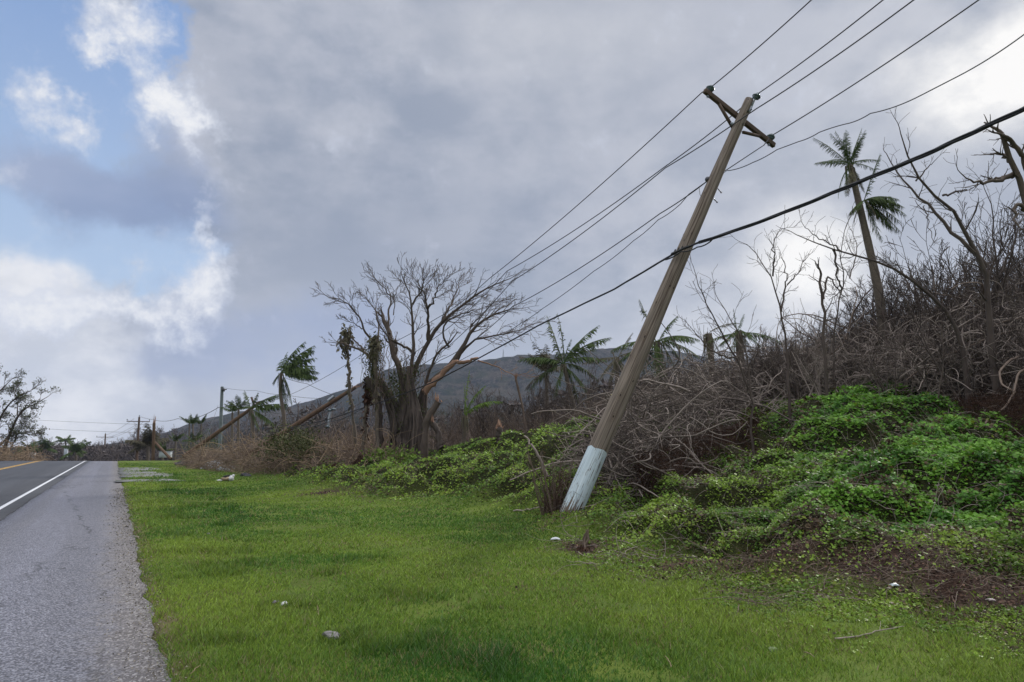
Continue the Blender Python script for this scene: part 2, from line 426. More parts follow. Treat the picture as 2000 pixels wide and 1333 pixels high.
def H(x, y, lumps=True):
    x = np.asarray(x, float); y = np.asarray(y, float)
    ys = np.clip(y, 2.5, 110); u = np.clip(x / ys, -.9, 1.15)
    z = tps(u, np.log(ys))
    t = road_t(x, y)
    z = np.where(y < 2.5, z * np.clip(y / 2.5, 0, 1), z)
    z = np.clip(z, -.05, None) * sstep(t, 1.0, 6.0)
    far = sstep(y, 95, 170); z = z * (1 - far)
    m = mound(x, y)
    z = z + base_z(y) * (1 - .55 * sstep(x / np.maximum(y, 1), -.25, .2))
    if lumps:
        l1 = fbm(x, y, .75, 2, 11); l2 = fbm(x, y, 2.2, 3, 21)
        l3 = fbm(x, y, 1.35, 2, 15); m0 = m; m = m * (1 - .85 * np.exp(-((1000 + 1348 * x / np.maximum(y, .5) - 1740) / 260) ** 2 - ((y - 7.9) / 1.1) ** 2))
        z = z + m * ((sstep(l1, .42, .62) * .40 - .14) + (sstep(l3, .5, .68) * .20 - .05) + (l2 - .5) * .24)
        z = z + (1 - m0) * sstep(t, .6, 2.5) * ((fbm(x, y, .35, 2, 5) - .5) * .10 + (fbm(x, y, 1.6, 2, 6) - .5) * .05)
    wp = np.exp(-((x - PFX) ** 2 + (y - PFY) ** 2) / .7); z = z * (1 - wp) + PFZ * wp
    z = z + sstep(t, .45, .8) * .03 - (1 - sstep(t, .30, .5)) * sstep(t, -12.2, -11.6) * .10
    return z
def h1(x, y, lumps=True): return float(H(np.array([x]), np.array([y]), lumps)[0])
def soilmask(x, y):
    ys = np.maximum(y, .5); px = 1000 + 1348 * x / ys
    def el_(cx, cy, rx, ry): return np.exp(-(((px - cx) / rx) ** 2 + ((ys - cy) / ry) ** 2))
    s = el_(1690, 8.0, 150, .42) + el_(1880, 7.25, 150, .38) + el_(1500, 8.6, 110, .4) + el_(1135, 10.8, 40, .45) * 1.1 + el_(1340, 9.2, 120, .3) * .6 + .8 * el_(650, 22, 60, 1.2) + .7 * el_(2000, 6.9, 200, .35)
    s = s + el_(1270, 15.2, 95, 1.7) * 1.1 + el_(1480, 16.5, 40, 1.2) * .8
    return np.clip(s * 1.25 + (fbm(x, y, 2.0, 4, 31) - .5) * 1.0, 0, 1)
# ground sheet: rings round the viewpoint
azs = np.concatenate([np.linspace(-180, -56, 26)[:-1], np.linspace(-56, 50, 620), np.linspace(50, 180, 26)[1:-1]])
rad = np.concatenate([np.geomspace(.4, 45, 430), np.geomspace(45, 2400, 80)[1:]])
AZ, RR = np.meshgrid(np.radians(azs), rad, indexing='ij')
GX, GY = RR * np.sin(AZ), RR * np.cos(AZ)
GZ = H(GX.ravel(), GY.ravel()).reshape(GX.shape)
na, nr = GX.shape
idx = np.arange(na * nr).reshape(na, nr); nx = np.roll(idx, -1, 0)
q = np.stack([idx[:, :-1], nx[:, :-1], nx[:, 1:], idx[:, 1:]], -1).reshape(-1, 4)[:, ::-1]
V = np.stack([GX, GY, GZ], -1).reshape(-1, 3)
V = np.vstack([V, [[0, 0, h1(0., .01)]]]); cen = len(V) - 1
tri = np.stack([idx[:, 0], np.full(na, cen), nx[:, 0]], -1)[:, ::-1]
def ground_fn(t, b):
    o = OC(t)
    mo = t.attr('mound').outputs['Fac']; so_ = t.attr('soil').outputs['Fac']; dr = t.attr('dry').outputs['Fac']
    n1 = t.noise(o, .55, 4, .6); n2 = t.noise(o, 3.2, 5, .65); n3 = t.noise(o, 42, 4, .7)
    lawn = t.mix(t.rng(n1, .35, .65), (.045, .080, .012), (.090, .130, .018))
    lawn = t.mix(t.rng(n2, .3, .75, 0, .55), lawn, (.072, .110, .016))
    lawn = t.mix(t.rng(n3, .3, .75, .0, .5), lawn, (.150, .185, .035))
    veg = t.mix(t.rng(n3, .3, .7), (.010, .013, .005), (.038, .042, .014))
    c = t.mix(mo, lawn, veg)
    soil = t.mix(t.rng(n3, .3, .7), (.014, .009, .007), (.070, .040, .028))
    c = t.mix(so_, c, soil)
    c = t.mix(dr, c, t.mix(n3, (.16, .125, .075), (.09, .065, .04)))
    bump(t, b, n3, .8, .03)
    return c
M['ground'] = mat('ground', ground_fn, .95, .1)
me = npmesh('ground', V, [q, tri], M['ground'])
gm = mound(V[:, 0], V[:, 1]); gs = soilmask(V[:, 0], V[:, 1]) * sstep(V[:, 1], 5, 6.5)
gt = road_t(V[:, 0], V[:, 1])
gd = (1 - sstep(np.abs(gt - .42) + (fbm(V[:, 0], V[:, 1], 2.5, 3, 41) - .5) * .5,   .02, .18)) * .8
for nm, arr in (('mound', np.maximum(gm, sstep(V[:, 1], 75, 95))), ('soil', gs), ('dry', gd)):
    a = me.attributes.new(nm, 'FLOAT', 'POINT'); a.data.foreach_set('value', arr.astype(np.float32))
go = bpy.data.objects.new('ground', me); COL.objects.link(go); tag(go, kind='structure')

# ------------------------------------------------------------------ road
def strip(name, t0, t1, z, material, s0=-12, s1=260, n0=None, n1=None, thick=.06, holes=None):
    ss = np.concatenate([np.arange(s0, 40, .12), np.geomspace(40, s1, 240)])
    if holes: ss = np.concatenate([np.linspace(holes[0], holes[1], 60)])
    a = t0 + (n0(ss) if n0 else 0) * np.ones_like(ss); b_ = t1 + (n1(ss) if n1 else 0) * np.ones_like(ss)
    NC = 5; rows = []
    for k in range(NC):
        tt = a + (b_ - a) * k / (NC - 1)
        x = ss * RD[0] + tt * RN[0]; y = ss * RD[1] + tt * RN[1]
        rows.append(np.stack([x, y, base_z(y) + z], -1))
    lo0 = rows[0].copy(); lo0[:, 2] -= thick; lo1 = rows[-1].copy(); lo1[:, 2] -= thick
    Rw = np.stack([lo0] + rows + [lo1], 1); n, c, _ = Rw.shape
    i = np.arange(n * c).reshape(n, c)
    q = np.stack([i[:-1, :-1], i[:-1, 1:], i[1:, 1:], i[1:, :-1]], -1).reshape(-1, 4)
    me = npmesh(name, Rw.reshape(-1, 3), [q], material, smooth=False)
    o = bpy.data.objects.new(name, me); COL.objects.link(o); tag(o, kind='structure'); return o
ROT = (0, 0, -TH)
def asphalt_fn(t, b):
    o = t.mapping(OC(t), rot=(0, 0, -TH)); 
    st = t.noise(t.mapping(o, (1.4, .05, 1)), 1.0, 4, .6); f = t.noise(OC(t), 90, 3, .7)
    c = t.mix(t.rng(st, .3, .7), (.030, .033, .042), (.046, .050, .062))
    bump(t, b, f, .5, .01)
    return t.mix(t.rng(f, .4, .8, 0, .4), c, (.09, .09, .10))
M['asphalt'] = mat('asphalt', asphalt_fn, .8, .3)
def shoulder_fn(t, b):
    raw = OC(t); o = t.mapping(raw, rot=(0, 0, -TH))
    st = t.noise(t.mapping(o, (1.7, .06, 1)), 1.0, 5, .6); bl = t.noise(raw, .8, 5, .6)
    c = t.mix(t.rng(st, .32, .68), (.098, .103, .138), (.165, .172, .225))
    c = t.mix(t.rng(bl, .35, .75, 0, .45), c, (.142, .148, .190))
    sx = t.node('ShaderNodeSeparateXYZ'); t.l.new(o, sx.inputs[0])
    o2 = o
    for (tc_, tw_) in ((-1.55, .16), (-.35, .25)):
        d_ = t.math('ABSOLUTE', t.math('ADD', sx.outputs[0], t.math('ADD', -tc_, t.math('MULTIPLY', t.math('SUBTRACT', st, .5), .3)))); c = t.mix(t.rng(d_, tw_ * .3, tw_ * 1.6, .5, 0), c, (.075, .075, .09))
    v = t.voro(raw, 62); cell = v.outputs['Color']; dv = v.outputs['Distance']
    sepc = t.node('ShaderNodeSeparateColor'); t.l.new(cell, sepc.inputs[0])
    stone = t.mix(t.rng(sepc.outputs[0], .1, .95), (.045, .045, .054), (.36, .36, .40))
    c = t.mix(.48, c, stone)
    gap = t.rng(dv, .45, .75, 0, .85)
    c = t.mix(gap, c, (.045, .043, .05))
    # cracks running along the lane
    cw = t.vmath('ADD', raw, t.vmath('SCALE', t.vmath('SUBTRACT', t.noise(raw, 2.2, 5, .6, col=True), (.5, .5, .5)), scale=.45))
    cr = t.voro(t.mapping(t.mapping(cw, rot=(0, 0, -TH)), (.42, .045, 1), loc=(.22, .1, 0)), 1.0, 'DISTANCE_TO_EDGE').outputs['Distance']
    crk = t.math('MULTIPLY', t.rng(cr, .003, .011, .75, 0), t.rng(t.noise(raw, .7, 3, .5), .42, .55, .1, 1))
    c = t.mix(crk, c, (.03, .03, .035))
    ed = t.attr('edge').outputs['Fac']
    edge = t.rng(t.math('ADD', ed, t.math('MULTIPLY', t.math('SUBTRACT', t.noise(raw, 2.6, 6, .7), .5), .9)), .30, .85, 0, .85)
    c = t.mix(edge, c, t.mix(t.rng(sepc.outputs[1], .6, 1), (.075, .066, .065), (.30, .29, .29)))
    bump(t, b, t.math('SUBTRACT', t.math('MULTIPLY', dv, -1.), t.math('MULTIPLY', crk, 1.2)), .8, .009)
    return c
M['shoulder'] = mat('shoulder_asphalt', shoulder_fn, .72, .35)
def paintfn(col, dark):
    def fn(t, b):
        n = t.noise(OC(t), 24, 6, .7)
        return t.mix(t.rng(n, .55, .72, 0, .75), col, dark)
    return fn
M['white_line'] = mat('white_road_paint', paintfn((.52, .53, .56), (.2, .2, .22)), .7)
M['yellow_line'] = mat('yellow_road_paint', paintfn((.50, .29, .045), (.18, .12, .06)), .7)
wob = lambda sc, a, sd_: (lambda s: (fbm(s, s * 0 + 3.3, sc, 4, sd_) - .5) * a)
sho = strip('shoulder', -2.1, .44, .0, M['shoulder'], n1=wob(2.4, .22, 3))
# edge attribute (distance to the ragged grass edge)
me = sho.data; co = np.empty(len(me.vertices) * 3); me.vertices.foreach_get('co', co); co = co.reshape(-1, 3)
tt = road_t(co[:, 0], co[:, 1]); a = me.attributes.new('edge', 'FLOAT', 'POINT'); a.data.foreach_set('value', np.clip((tt + .55) / 1.0, 0, 1).astype(np.float32))
strip('road', -9.95, -1.98, .028, M['asphalt'], n1=wob(2.2, .10, 9))
strip('white_edge_line', -2.41, -2.30, .033, M['white_line'], thick=.004)
strip('yellow_centre_line', -6.33, -6.23, .033, M['yellow_line'], thick=.004)
strip('yellow_centre_line', -6.55, -6.45, .033, M['yellow_line'], thick=.004)
strip('far_shoulder', -11.9, -9.9, .0, M['shoulder'], n0=wob(.8, .4, 13))
# broken concrete apron by the shoulder
def apron_fn(t, b):
    n = t.noise(OC(t), 2.5, 6, .65); n2 = t.noise(OC(t), 20, 5, .7)
    c = t.mix(t.rng(n2, .3, .7), (.10, .10, .105), (.19, .19, .19))
    return t.mix(t.rng(n, .52, .62, 0, .9), c, (.12, .13, .05))
M['apron'] = mat('broken_concrete', apron_fn, .9)
strip('concrete_apron', .45, 2.7, .045, M['apron'], holes=(39, 56), n1=wob(.5, 1.6, 17), n0=wob(.8, .5, 19))
strip('concrete_path', .2, 2.6, .045, M['apron'], holes=(34.2, 36.3), n1=wob(.5, 1.2, 27))

# ------------------------------------------------------------------ hills
def ridge(px): return np.interp(px, [-600, 100, 280, 330, 400, 450, 500, 560, 600, 650, 690, 720, 750, 790, 830, 900, 960, 1000, 1060, 1130, 1220, 1300, 1360, 1400, 1440, 1480, 1560, 1700, 2000, 2600],
                                     [885, 885, 858, 842, 818, 807, 803, 800, 789, 772, 757, 738, 722, 716, 713, 712, 704, 700, 697, 695, 689, 692, 697, 706, 718, 738, 790, 820, 830, 850])
def hill_mesh(name, Y0, Y1, Y2, topf, material, seed, nu=420, nv=70, amp=6., zb=-9):
    us = np.linspace(-1.0, 1.2, nu); vs = np.linspace(0, 1, nv)
    U, Vv = np.meshgrid(us, vs, indexing='ij')
    Y = np.where(Vv < .7, Y0 + (Y1 - Y0) * Vv / .7, Y1 + (Y2 - Y1) * (Vv - .7) / .3)
    px = 1000 + 1348 * U
    top = CAMZ + (870 - topf(px)) / 1348. * Y1
    prof = np.where(Vv < .7, sstep(Vv / .7, 0, 1) ** 1.25, 1 - .6 * (Vv - .7) / .3)
    X = U * Y
    nz = (fbm(X, Y, .006, 5, seed) - .5) * amp * 5 * np.clip(Vv / .7, 0, 1) * (Vv < .69) + (fbm(X, Y, .07, 3, seed + 3) - .5) * amp * .8 - np.abs(fbm(X, Y * .25, .012, 4, seed + 7) - .5) * amp * 7 * (Vv < .66)
    Z = zb + (top - zb) * prof + nz * sstep(Vv, 0, .1)
    i = np.arange(nu * nv).reshape(nu, nv)
    q = np.stack([i[:-1, :-1], i[1:, :-1], i[1:, 1:], i[:-1, 1:]], -1).reshape(-1, 4)
    me = npmesh(name, np.stack([X, Y, Z], -1).reshape(-1, 3), [q], material)
    o = bpy.data.objects.new(name, me); COL.objects.link(o); return tag(o, kind='structure')
def hill_fn(t, b):
    o = OC(t)
    n = t.noise(o, .012, 6, .65); f = t.noise(t.mapping(o, (1, .5, .35)), .16, 8, .75); sc_ = t.noise(t.mapping(o, (1, .5, .5)), .022, 7, .7)
    c = t.mix(t.rng(f, .42, .60), (.006, .008, .010), (.066, .056, .050))
    c = t.mix(t.rng(n, .46, .60, 0, .8), c, (.070, .058, .046))
    c = t.mix(t.rng(t.noise(o, .03, 6, .7), .48, .60, 0, .7), c, (.014, .022, .010))
    c = t.mix(t.rng(sc_, .66, .71, 0, .7), c, (.20, .195, .185))
    gl = t.noise(t.mapping(o, (.02, .004, .006)), 1.0, 5, .65)
    c = t.mix(t.rng(gl, .42, .62, 0, .55), c, (.018, .022, .016))
    bump(t, b, f, 1.0, 3.0)
    return c
M['hill'] = mat('bare_wooded_hill', hill_fn, 1, 0)
hills = hill_mesh('hills', 420, 1150, 1500, ridge, M['hill'], 5, amp=5.0)
# lower foothill nearer, under the ridge
hill_mesh('foothills', 190, 460, 620, lambda px: np.interp(px, [-600, 200, 330, 450, 620, 800, 1000, 1200, 1400, 1600, 2600], [880, 872, 868, 850, 822, 806, 800, 796, 790, 800, 820]), M['hill'], 9, amp=2.2, zb=-8)

# ------------------------------------------------------------------ plants: generators
def unit(v):
    v = np.array(v, float); return v / (np.linalg.norm(v) + 1e-9)
def grow(mb, p, d, L, r, lvl, maxl, rnd, kids=(3, 5), wob_=.25, up=.1, shrink=(.5, .75), spread=(25, 55), sides=(6, 5, 4, 3, 3), bias=None, rmin=.003, K=6, tipr=.35, start=.25, collect=None):
    d = unit(d); pts = [np.array(p, float)]; rr = [r]; ds = L / (K - 1); dirs = [d]
    for k in range(1, K):
        d = unit(d + rnd.normal(0, wob_, 3) * .5 + np.array([0, 0, up]) + (np.array(bias) if bias is not None else 0))
        pts.append(pts[-1] + d * ds); rr.append(max(rmin, r * (1 - (1 - tipr) * k / (K - 1)))); dirs.append(d)
    mb.line(pts, rr, sides[min(lvl, len(sides) - 1)])
    if collect is not None and lvl >= maxl - 1: collect.append((pts[-1], d))
    if lvl >= maxl: return
    n = rnd.integers(kids[0], kids[1] + 1)
    for i in range(n):
        f = start + (1 - start) * (i + rnd.random() * .8) / n; f = min(f, .98)
        k = f * (K - 1); k0 = int(k); pp = pts[k0] + (pts[k0 + 1] - pts[k0]) * (k - k0)
        dd = dirs[k0]; a = R(rnd.uniform(*spread)); side = unit(np.cross(dd, rnd.normal(0, 1, 3)))
        nd = dd * math.cos(a) + side * math.sin(a)
        grow(mb, pp, nd, L * rnd.uniform(*shrink) * (1.15 - .45 * f), max(rmin, rr[k0] * rnd.uniform(.45, .72)), lvl + 1, maxl, rnd, kids, wob_, up, shrink, spread, sides, bias, rmin, K, tipr, start, collect)
def smooth_poly(pts, n):
    P = np.array([tuple(p) for p in pts], float); d = np.r_[0, np.cumsum(np.linalg.norm(np.diff(P, axis=0), axis=1))]
    s = np.linspace(0, d[-1], n)
    Q = np.stack([np.interp(s, d, P[:, k]) for k in range(3)], -1)
    for _ in range(2): Q[1:-1] = (Q[:-2] + 2 * Q[1:-1] + Q[2:]) / 4
    return Q
def limb(mb, pts, r0, r1, rnd, twigs=6, tl=1.2, lv=2, n=14, sides=8, wob_=.03, up=.05, bias=None, start=.35, spread=(25, 60), tr=.5, kids=(3, 5), tw=.25, rmin=.003, collect=None):
    Q = smooth_poly(pts, n); Q[1:] += rnd.normal(0, wob_, (n - 1, 3)); rr = np.linspace(r0, r1, n)
    mb.line(Q, rr, sides)
    for i in range(twigs):
        f = start + (1 - start) * (i + rnd.random() * .7) / max(1, twigs); k = min(n - 2, int(f * (n - 1)))
        dd = unit(Q[k + 1] - Q[k]); a = R(rnd.uniform(*spread)); side = unit(np.cross(dd, rnd.normal(0, 1, 3)))
        nd = dd * math.cos(a) + side * math.sin(a)
        grow(mb, Q[k], nd, tl * rnd.uniform(.6, 1.15), rr[k] * tr, 1, lv + 1, rnd, kids=kids, up=up, bias=bias, wob_=tw, rmin=rmin, collect=collect)
    if twigs: grow(mb, Q[-1], Q[-1] - Q[-2], tl * .9, r1, 1, lv + 1, rnd, kids=kids, up=up, bias=bias, wob_=tw, rmin=rmin, collect=collect)
    return Q
def frond(mb, p, d, L, droop, rnd, leaf=.45, n=72, K=10, r=.02, hang=.65, ragged=.30, wfac=.034):
    d = unit(d); pts = [np.array(p, float)]; dirs = [d]
    for k in range(1, K):
        d = unit(d + np.array(droop) / (K - 1)); pts.append(pts[-1] + d * L / (K - 1)); dirs.append(d)
    mb.line(pts, np.linspace(r, r * .25, K), 4)
    V = []; T = []
    for i in range(n):
        f = .12 + .88 * i / n; k = f * (K - 1); k0 = min(K - 2, int(k)); pp = pts[k0] + (pts[k0 + 1] - pts[k0]) * (k - k0); dd = dirs[k0]
        sd = unit(np.cross(dd, (0, 0, 1)) + 1e-4)
        ll = leaf * (math.sin(math.pi * min(1, f * .85 + .12)) ** .6) * rnd.uniform(.7, 1.1)
        for s_ in (-1, 1):
            if rnd.random() < ragged: continue
            ld = unit(sd * s_ * .8 + dd * .6 + np.array([0, 0, -hang * rnd.uniform(.6, 1.4)]) + rnd.normal(0, .16, 3))
            wv = dd * ll * wfac * 1.5
            m = pp + ld * ll * .5; e = pp + ld * ll + np.array([0, 0, -ll * .25 * hang])
            b0 = len(V); V += [pp - wv * .6, pp + wv * .6, m + wv, m - wv, e]
            T += [(b0, b0 + 1, b0 + 2), (b0, b0 + 2, b0 + 3), (b0 + 3, b0 + 2, b0 + 4)]
    mb.raw(V, tris=T)
def palm(name, label, base, top, r0, r1, fronds, material='palm_green', bendpts=(), rnd=None, group=None, leaf=.5, cat='palm tree', skirt=True):
    rnd = rnd or np.random.default_rng(1)
    o = empty(name, base, label, cat, group)
    t = MB(); Q = smooth_poly([base - Vector((0, 0, .3)), base, *bendpts, top], 16); rr = np.linspace(r0, r1, 16) * (1 + .08 * rnd.random(16)); t.line(Q, rr, 9)
    t.build('trunk', M['palm_trunk'], o)
    for (d, L, dr) in fronds:
        f = MB(); frond(f, np.array(tuple(top)) + rnd.normal(0, r1 * .5, 3), d, L, dr, rnd, leaf=leaf * L / 2.2, r=.012 * L / 1.5 + .008)
        f.build('frond', M[material], o)
    if skirt:
        s = MB()
        for i in range(14):
            a = rnd.uniform(0, 6.28); s.line([np.array(tuple(top)), np.array(tuple(top)) + np.array([math.cos(a) * r1 * 1.8, math.sin(a) * r1 * 1.8, -.25 * rnd.random()]), np.array(tuple(top)) + np.array([math.cos(a) * r1 * 2.0, math.sin(a) * r1 * 2.0, -.5 - .5 * rnd.random()])], [.03, .02, .006], 3)
        s.build('boot', M['shaggy'], o)
    return o

# ------------------------------------------------------------------ the leaning pole
PB = at(1113, 1004, 12.9); PT = at(1463, 197, 15.0)
pz = (PT - PB).normalized(); PL = (PT - PB).length
pole = empty('utility_pole', PB, 'tall wooden utility pole leaning steeply right with flaking white paint round its foot', 'utility pole', 'wooden poles along the road')
rotq = pz.to_track_quat('Z', 'Y')
def on_pole(f): return PB + (PT - PB) * f
def pole_r(f): return .20 + (.112 - .20) * f
def local_tube(name, f0, f1, extra, material, cap=True, wobble=0.0, seed=0):
    """tube along the pole axis in its own rotated frame"""
    NS = 40; NR = 48; V = []
    z0, z1 = f0 * PL, f1 * PL
    for i in range(NR):
        for k in range(NS):
            a = 2 * math.pi * k / NS; f = f0 + (f1 - f0) * i / (NR - 1)
            zz = z0 + (z1 - z0) * i / (NR - 1)
            r = pole_r(max(f, 0)) + extra + .004 * math.sin(3 * a + zz * .7) + .0035 * math.sin(5 * a - zz * 1.9)
            if wobble and i == NR - 1: zz += wobble * (vnoise(np.array([a * 2.2]), np.array([.5]), seed)[0] - .5)
            V.append((r * math.cos(a), r * math.sin(a), zz))
    q = [(i * NS + k, i * NS + (k + 1) % NS, (i + 1) * NS + (k + 1) % NS, (i + 1) * NS + k) for i in range(NR - 1) for k in range(NS)]
    tr = []
    if cap:
        V.append((0, 0, z1 + .02)); c_ = len(V) - 1; b0 = (NR - 1) * NS
        tr = [(b0 + k, b0 + (k + 1) % NS, c_) for k in range(NS)]
    me = npmesh(name, V, [np.array(q)] + ([np.array(tr)] if tr else []), material)
    o = bpy.data.objects.new(name, me); COL.objects.link(o); o.rotation_mode = 'QUATERNION'; o.rotation_quaternion = rotq; o.parent = pole
    return o
local_tube('shaft', -.06, 1.0, 0, M['pole_wood'])
EPF = .124
local_tube('painted_band', -.05, EPF, .0035, M['pole_paint'], cap=False, wobble=.06, seed=5)
# crossarm behind the shaft
AC = on_pole(.953)
A0 = at(1376, 177, 14.75); A1 = at(1512, 285, 15.75)
adir = (A1 - A0).normalized(); aback = adir.cross(pz).normalized()
if aback.y < 0: aback = -aback
aup = aback.cross(adir).normalized()
if aup.z < 0: aup = -aup
mid = (A0 + A1) / 2; AL = (A1 - A0).length
mb = MB(); mb.box(mid, (adir, aup, aback), (AL / 2, .058, .045)); arm = mb.build('crossarm', M['arm_wood'], pole, smooth=False)
bv = arm.modifiers.new('edge', 'BEVEL'); bv.width = .006; bv.segments = 2
def bar(mb, p, q, w_, h_, up=(0, 0, 1)):
    p, q = Vector(p), Vector(q); d = (q - p).normalized(); s_ = d.cross(Vector(up)).normalized(); u_ = s_.cross(d)
    mb.box((p + q) / 2, (d, s_, u_), ((q - p).length / 2, w_ / 2, h_ / 2))
bl0 = A0 + adir * (AL * .20) - aup * .07 - aback * .02; br0 = A0 + adir * (AL * .78) - aup * .07 - aback * .02
pj = on_pole(.905)
for (s0, jx) in ((bl0, at(1434, 252, 15.05)), (br0, at(1452, 258, 15.05))):
    mb = MB(); bar(mb, s0, jx + aback * .02, .05, .06); mb.build('brace', M['arm_wood'], pole, smooth=False)
INS = [(0, .0), (.018, .022), (.03, .022), (.045, .062), (.055, .062), (.058, .045), (.075, .047), (.085, .076), (.105, .078), (.112, .062), (.130, .062), (.150, .045), (.158, .030), (.172, .034), (.185, .026), (.19, 0)]
INS = [(h * .95, r * 1.28) for h, r in INS]
def insulator(p, axis):
    mb = MB(); mb.lathe(p, axis, INS, 20); return mb.build('insulator', M['porcelain'], pole)
i_left = A0 + adir * .13; i_right = A1 - adir * .17
for ip in (i_left, i_right):
    insulator(ip + aup * .055, aup)
    mb = MB(); mb.line([ip - aup * .13, ip + aup * .10], [.011, .011], 8); mb.line([ip - aup * .095, ip - aup * .06], [.028, .028], 6)
    mb.line([ip - aup * .06 + adir * .035, ip - aup * .10 + adir * .035], [.012, .012], 6)
    mb.build('insulator_pin', M['steel'], pole)
tp = PT + adir * .085
pinb = PT + adir * .06 - pz * .38 - aback * .11; pint = at(1475, 194, 14.85)
mb = MB(); bar(mb, pinb, PT + adir * .09 - aback * .06, .045, .02, aback); mb.line([PT + adir * .07 - pz * .15 - aback * .08, pint], [.022, .014], 8)
mb.line([pinb + pz * .05, pinb + pz * .05 - aback * .05], [.018, .018], 6); mb.build('pole_top_pin', M['steel'], pole)
ta = (pz * .9 + Vector((.1, -.25, .2))).normalized()
insulator(pint - ta * .02, ta); i_top = pint + ta * .14
# bolts and steps
def bolt(px, py, px2, py2, f, r=.012, m='dark_steel'):
    Y = on_pole(f).y; mb = MB(); a_, b_ = at(px, py, Y - .02), at(px2, py2, Y - .05); mb.line([a_, b_], [r, r], 6); mb.line([b_ - (b_ - a_) * .12, b_], [r * 1.8, r * 1.8], 6)
    mb.build('step_bolt', M[m], pole)
bolt(1402, 369, 1409, 377, .80); bolt(1394, 389, 1401, 396, .77); bolt(1342, 468, 1335, 458, .66)
def face_pt(px, py, f): # point on the viewer's side of the shaft
    return at(px, py, on_pole(f).y - pole_r(f) - .01)
for (px, py, f) in ((1451, 243, .945), (1461, 217, .97), (1441, 252, .93), (1347, 489, .64)):
    p_ = face_pt(px, py, f); mb = MB(); mb.line([p_ + Vector((0, .05, 0)), p_ - Vector((.006, .02, .004))], [.02, .02], 6); mb.build('bolt', M['steel'], pole)
# side clamp for the second conductor, spool for the neutral, cable clamp
cpt = at(1433, 243, 14.85); mb = MB()
mb.box(cpt, (adir, pz, aback), (.07, .03, .03)); mb.line([cpt - adir * .05, cpt + adir * .14], [.016, .016], 6); mb.build('conductor_clamp', M['steel'], pole)
spt = at(1384, 352, 14.55); mb = MB(); mb.lathe(spt - adir * .07, adir, [(0, 0), (0, .045), (.025, .062), (.05, .062), (.06, .038), (.08, .038), (.09, .062), (.115, .062), (.14, .045), (.14, 0)], 16)
mb.build('spool_insulator', M['dark_steel'], pole)
kpt = at(1327, 489, 13.85); mb = MB(); wd = (at(1360, 474, 13.8) - at(1300, 502, 14)).normalized()
mb.box(kpt, (wd, pz, aback), (.16, .035, .05))
for k in (-.12, -.04, .04): mb.line([kpt + wd * k, kpt + wd * k + pz * .085], [.014, .014], 6)
mb.build('cable_clamp', M['black'], pole)
tg = face_pt(1201, 772, .295); mb = MB(); mb.box(tg + Vector((-.0, .05, 0)), (Vector((1, -.15, .12)), Vector((0, 0, 1)), Vector((0, 1, 0))), (.062, .024, .01)); mb.build('number_tag', M['yellow'], pole, smooth=False)
mb = MB()
for k in range(6):
    c0 = tg + Vector((-.048 + .017 * k, .037 - .0026 * k, .002 * k)); mb.box(c0, ((1, -.15, .12), (0, 0, 1), (0, 1, 0)), (.004, .012 if k % 2 else .008, .003))
mb.build('tag_marks', M['black'], [o for o in pole.children if o.name.startswith('number_tag')][0], smooth=False, origin=pole.location)
# loose tie wire winding over the face
mb = MB(); mb.line([face_pt(x, y, f) for x, y, f in ((1421, 333, .85), (1409, 341, .84), (1402, 355, .83), (1404, 361, .82), (1390, 363, .81), (1385, 371, .80), (1379, 376, .79))], [.006] * 7, 5)
mb.line([at(x, y, 14.35) for x, y in ((1366, 368), (1367, 380), (1371, 387), (1376, 381), (1379, 376))], [.006] * 5, 5)
mb.build('tie_wire', M['dark_steel'], pole)

# ------------------------------------------------------------------ wires
def cat_line(anchors, n=26, sag=None):
    out = []
    for i in range(len(anchors) - 1):
        a_, b_ = Vector(anchors[i]), Vector(anchors[i + 1]); s_ = (sag[i] if sag else 0)
        for k in range(n + (i == len(anchors) - 2)):
            f = k / n; p = a_.lerp(b_, f); p.z -= 4 * s_ * f * (1 - f); out.append(p)
    return out
def wire(name, label, anchors, r, material='wire', sag=None, strands=None, cat='cable', group=None, n=26):
    pts = cat_line(anchors, n, sag); mb = MB()
    if strands:
        for k in range(strands):
            ps = []
            for i, p in enumerate(pts):
                a_ = i * .13 + k * 2 * math.pi / strands; ps.append(p + Vector((0, math.cos(a_), math.sin(a_))) * r * .62)
            mb.line(ps, [r * .62] * len(ps), 6)
    else: mb.line(pts, [r] * len(pts), 6)
    o = mb.build(name, M[material], origin=pts[0]); return tag(o, label, cat, group)
def ext(a_, b_, k): return Vector(b_) + (Vector(b_) - Vector(a_)) * k
def rightend(p, px, py, Y, k=1.6):
    q_ = at(px, py, Y); return [p, q_, ext(p, q_, k)]
G1 = 'overhead wires strung from the leaning pole'
top_l = i_left + aup * .18; top_r = i_right + aup * .18
wire('power_line', 'thin overhead wire tied to the upper left end of the crossarm', [at(440, 791, 60), at(560, 774, 48), at(705, 694, 38), at(850, 624, 28), at(955, 545, 24), at(1371, 181, 14.9), top_l, at(1585, 0, 11.8), at(1730, -126, 9.8), ext(at(1585, 0, 11.8), at(1730, -126, 9.8), 2.2)], .0125, sag=[.3, .15, .15, .1, .12, 0, .03, 0, 0], group=G1)
wire('power_line', 'thin overhead wire carried by the insulator above the pole top', [at(560, 852, 50), at(700, 753, 38), at(850, 660, 28), at(990, 530, 23), at(1300, 325, 16.5), i_top, at(1725, 0, 11.3), at(1860, -102, 9.5), ext(at(1725, 0, 11.3), at(1860, -102, 9.5), 2.2)], .0125, sag=[.1, .15, .15, .12, .05, .04, 0, 0], group=G1)
